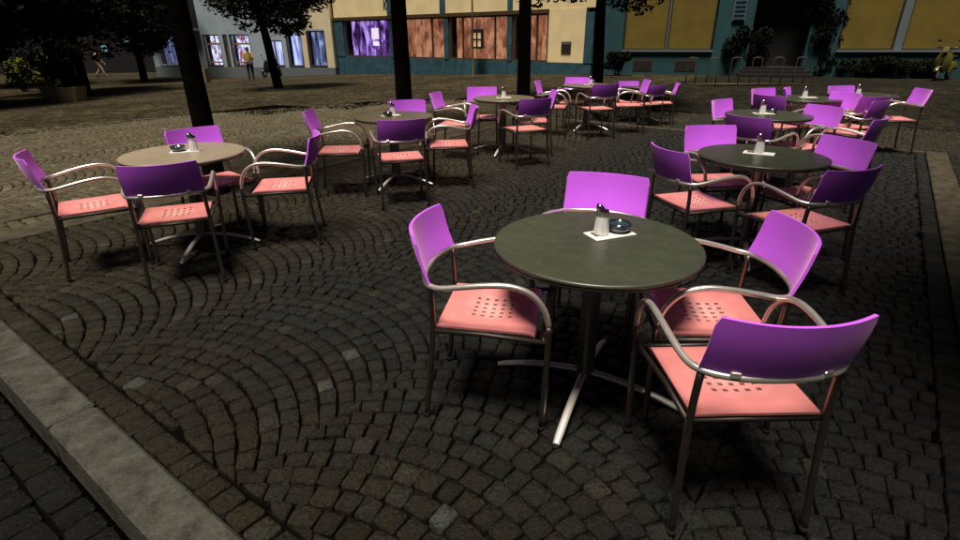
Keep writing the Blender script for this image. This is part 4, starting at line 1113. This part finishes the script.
# ---------------------------------------------------------------- people
def person(loc, rz, H, label, top_m, leg_m, walk=0.0, arms=0.0):
    t = thing('person', label, 'person', loc, rz)
    s = H / 1.75
    def skin_mesh(name, verts, edges, radii, m, parent, root=0):
        me = bpy.data.meshes.new(name); me.from_pydata([(x * s, y * s, z * s) for x, y, z in verts], edges, [])
        o = bpy.data.objects.new(name, me); COL.objects.link(o); o.parent = parent
        me.materials.append(m)
        md = o.modifiers.new('skin', 'SKIN')
        for i, r in enumerate(radii): me.skin_vertices[0].data[i].radius = (r[0] * s, r[1] * s) if isinstance(r, tuple) else (r * s, r * s)
        me.skin_vertices[0].data[root].use_root = True
        sb = o.modifiers.new('sub', 'SUBSURF'); sb.levels = 1; sb.render_levels = 2
        md.use_smooth_shade = True
        return o
    w = walk
    V = [(0, 0, 0.95), (0, 0.01, 1.12), (0, 0, 1.32), (0, 0, 1.46), (0, 0.01, 1.53), (0, 0.02, 1.62), (0, 0.015, 1.72),
         (0.10, 0, 0.90), (0.11, 0.16 * w + 0.02, 0.50), (0.11, 0.30 * w - 0.02, 0.09), (0.11, 0.30 * w + 0.14, 0.04),
         (-0.10, 0, 0.90), (-0.11, -0.08 * w + 0.02, 0.50), (-0.11, -0.36 * w - 0.02, 0.10), (-0.11, -0.36 * w + 0.13, 0.04),
         (0.19, 0, 1.42), (0.24, -0.05 - 0.1 * w, 1.14), (0.20 - arms * 0.1, 0.06 - 0.1 * w + arms * 0.12, 0.92 + arms * 0.1), (0.20 - arms * 0.12, 0.09 - 0.1 * w + arms * 0.16, 0.83 + arms * 0.12),
         (-0.19, 0, 1.42), (-0.24, -0.03 + 0.1 * w, 1.14), (-0.20 + arms * 0.1, 0.06 + 0.16 * w + arms * 0.12, 0.92 + arms * 0.1), (-0.20 + arms * 0.12, 0.10 + 0.18 * w + arms * 0.16, 0.83 + arms * 0.12)]
    E = [(0, 1), (1, 2), (2, 3), (3, 4), (4, 5), (5, 6), (0, 7), (7, 8), (8, 9), (9, 10), (0, 11), (11, 12), (12, 13), (13, 14), (3, 15), (15, 16), (16, 17), (17, 18), (3, 19), (19, 20), (20, 21), (21, 22)]
    R_ = [(0.15, 0.11), (0.13, 0.10), (0.16, 0.11), (0.10, 0.08), 0.055, (0.085, 0.10), (0.07, 0.085), 0.085, 0.06, 0.04, 0.035, 0.085, 0.06, 0.04, 0.035, 0.055, 0.042, 0.03, 0.028, 0.055, 0.042, 0.03, 0.028]
    body = skin_mesh('body', V, E, R_, M['skin'], t)
    # fingers
    for hi, sx in ((18, 1), (22, -1)):
        hp = Vector(V[hi]); vv = []; ee = []; rd = []
        for k in range(4):
            b0 = len(vv); y0 = hp.y - 0.027 + 0.018 * k; ln_ = (0.06, 0.07, 0.068, 0.055)[k]
            vv += [(hp.x, y0, hp.z - 0.015), (hp.x - sx * 0.004, y0, hp.z - 0.015 - ln_ * 0.6), (hp.x - sx * 0.016, y0, hp.z - 0.015 - ln_ * 1.05)]
            ee += [(b0, b0 + 1), (b0 + 1, b0 + 2)]; rd += [0.009, 0.0085, 0.007]
        b0 = len(vv); vv += [(hp.x, hp.y + 0.03, hp.z + 0.02), (hp.x - sx * 0.01, hp.y + 0.055, hp.z - 0.01), (hp.x - sx * 0.02, hp.y + 0.06, hp.z - 0.035)]
        ee += [(b0, b0 + 1), (b0 + 1, b0 + 2)]; rd += [0.010, 0.009, 0.008]
        m = MB()
        for e in ee: m.tube([Vector(vv[e[0]]) * s, Vector(vv[e[1]]) * s], [rd[e[0]] * s, rd[e[1]] * s], 6)
        m.build('hand', M['skin'], t)
    # clothes, a little larger than the body underneath
    iv = [0, 1, 2, 3, 15, 16, 19, 20]
    mp = {k: i for i, k in enumerate(iv)}
    skin_mesh('shirt', [V[k] for k in iv], [(mp[a], mp[b]) for a, b in E if a in mp and b in mp], [(0.168, 0.128), (0.15, 0.12), (0.178, 0.128), (0.115, 0.095), 0.07, 0.06, 0.07, 0.06], top_m, t, 2)
    iv = [0, 7, 8, 9, 11, 12, 13]
    mp = {k: i for i, k in enumerate(iv)}
    skin_mesh('trousers', [V[k] for k in iv], [(mp[a], mp[b]) for a, b in E if a in mp and b in mp], [(0.165, 0.125), 0.10, 0.078, 0.062, 0.10, 0.078, 0.062], leg_m, t)
    for k0, k1 in ((9, 10), (13, 14)):
        m = MB(); a = Vector(V[k0]); b = Vector(V[k1]); m.tube([Vector((a.x, a.y - 0.03, 0.045)) * s, Vector((a.x, a.y + 0.08, 0.05)) * s, Vector((b.x, b.y + 0.03, 0.038)) * s], [0.045 * s, 0.046 * s, 0.036 * s], 8); m.build('shoe', M['dark'], t)
    # hair cap and face
    m = MB(); n = 16; vs = []; fs = []
    for i in range(7):
        ph = pi * 0.62 * i / 6
        for k in range(n):
            a = 2 * pi * k / n
            vs.append(((0.092 * sin(ph) * cos(a)) * s, (0.0 + 0.11 * sin(ph) * sin(a) - 0.012 * (ph > 1.2)) * s, (1.665 + 0.112 * cos(ph)) * s))
    for i in range(6):
        for k in range(n): fs.append((i * n + k, i * n + (k + 1) % n, (i + 1) * n + (k + 1) % n, (i + 1) * n + k))
    m.add(vs, fs, True); m.build('hair', M['hair'], t)
    m = MB()
    m.tube([Vector((0, 0.105, 1.66)) * s, Vector((0, 0.135, 1.625)) * s], [0.008 * s, 0.014 * s], 6)
    m.build('nose', M['skin'], t)
    for sx in (-1, 1):
        m = MB(); m.lathe([(0.004 * s, -0.006 * s), (0.011 * s, 0), (0.004 * s, 0.006 * s)], (sx * 0.034 * s, 0.103 * s, 1.665 * s), 8); m.build('eye', M['dark'], t)
        m = MB(); m.tube([Vector((sx * 0.088, 0.01, 1.675)) * s, Vector((sx * 0.096, 0.0, 1.655)) * s, Vector((sx * 0.088, 0.01, 1.625)) * s], 0.012 * s, 6); m.build('ear', M['skin'], t)
    m = MB(); m.tube([Vector((-0.025, 0.104, 1.592)) * s, Vector((0, 0.11, 1.590)) * s, Vector((0.025, 0.104, 1.592)) * s], 0.005 * s, 6); m.build('mouth', mat('lips', (0.3, 0.08, 0.07), 0.6), t)
    return t
person((-12.66, 31.26, gz(-12.66, 31.26)), radians(20), 1.68, 'person in a mustard shirt and black trousers standing with their back to the camera', M['shirt'], M['pants'], 0.0, 0.9)
person((-25.6, 38.2, gz(-25.6, 38.2)), radians(-80), 1.72, 'person in pale clothes walking at the far left under the trees', M['pale_cloth'], M['pale_cloth'], 1.0)
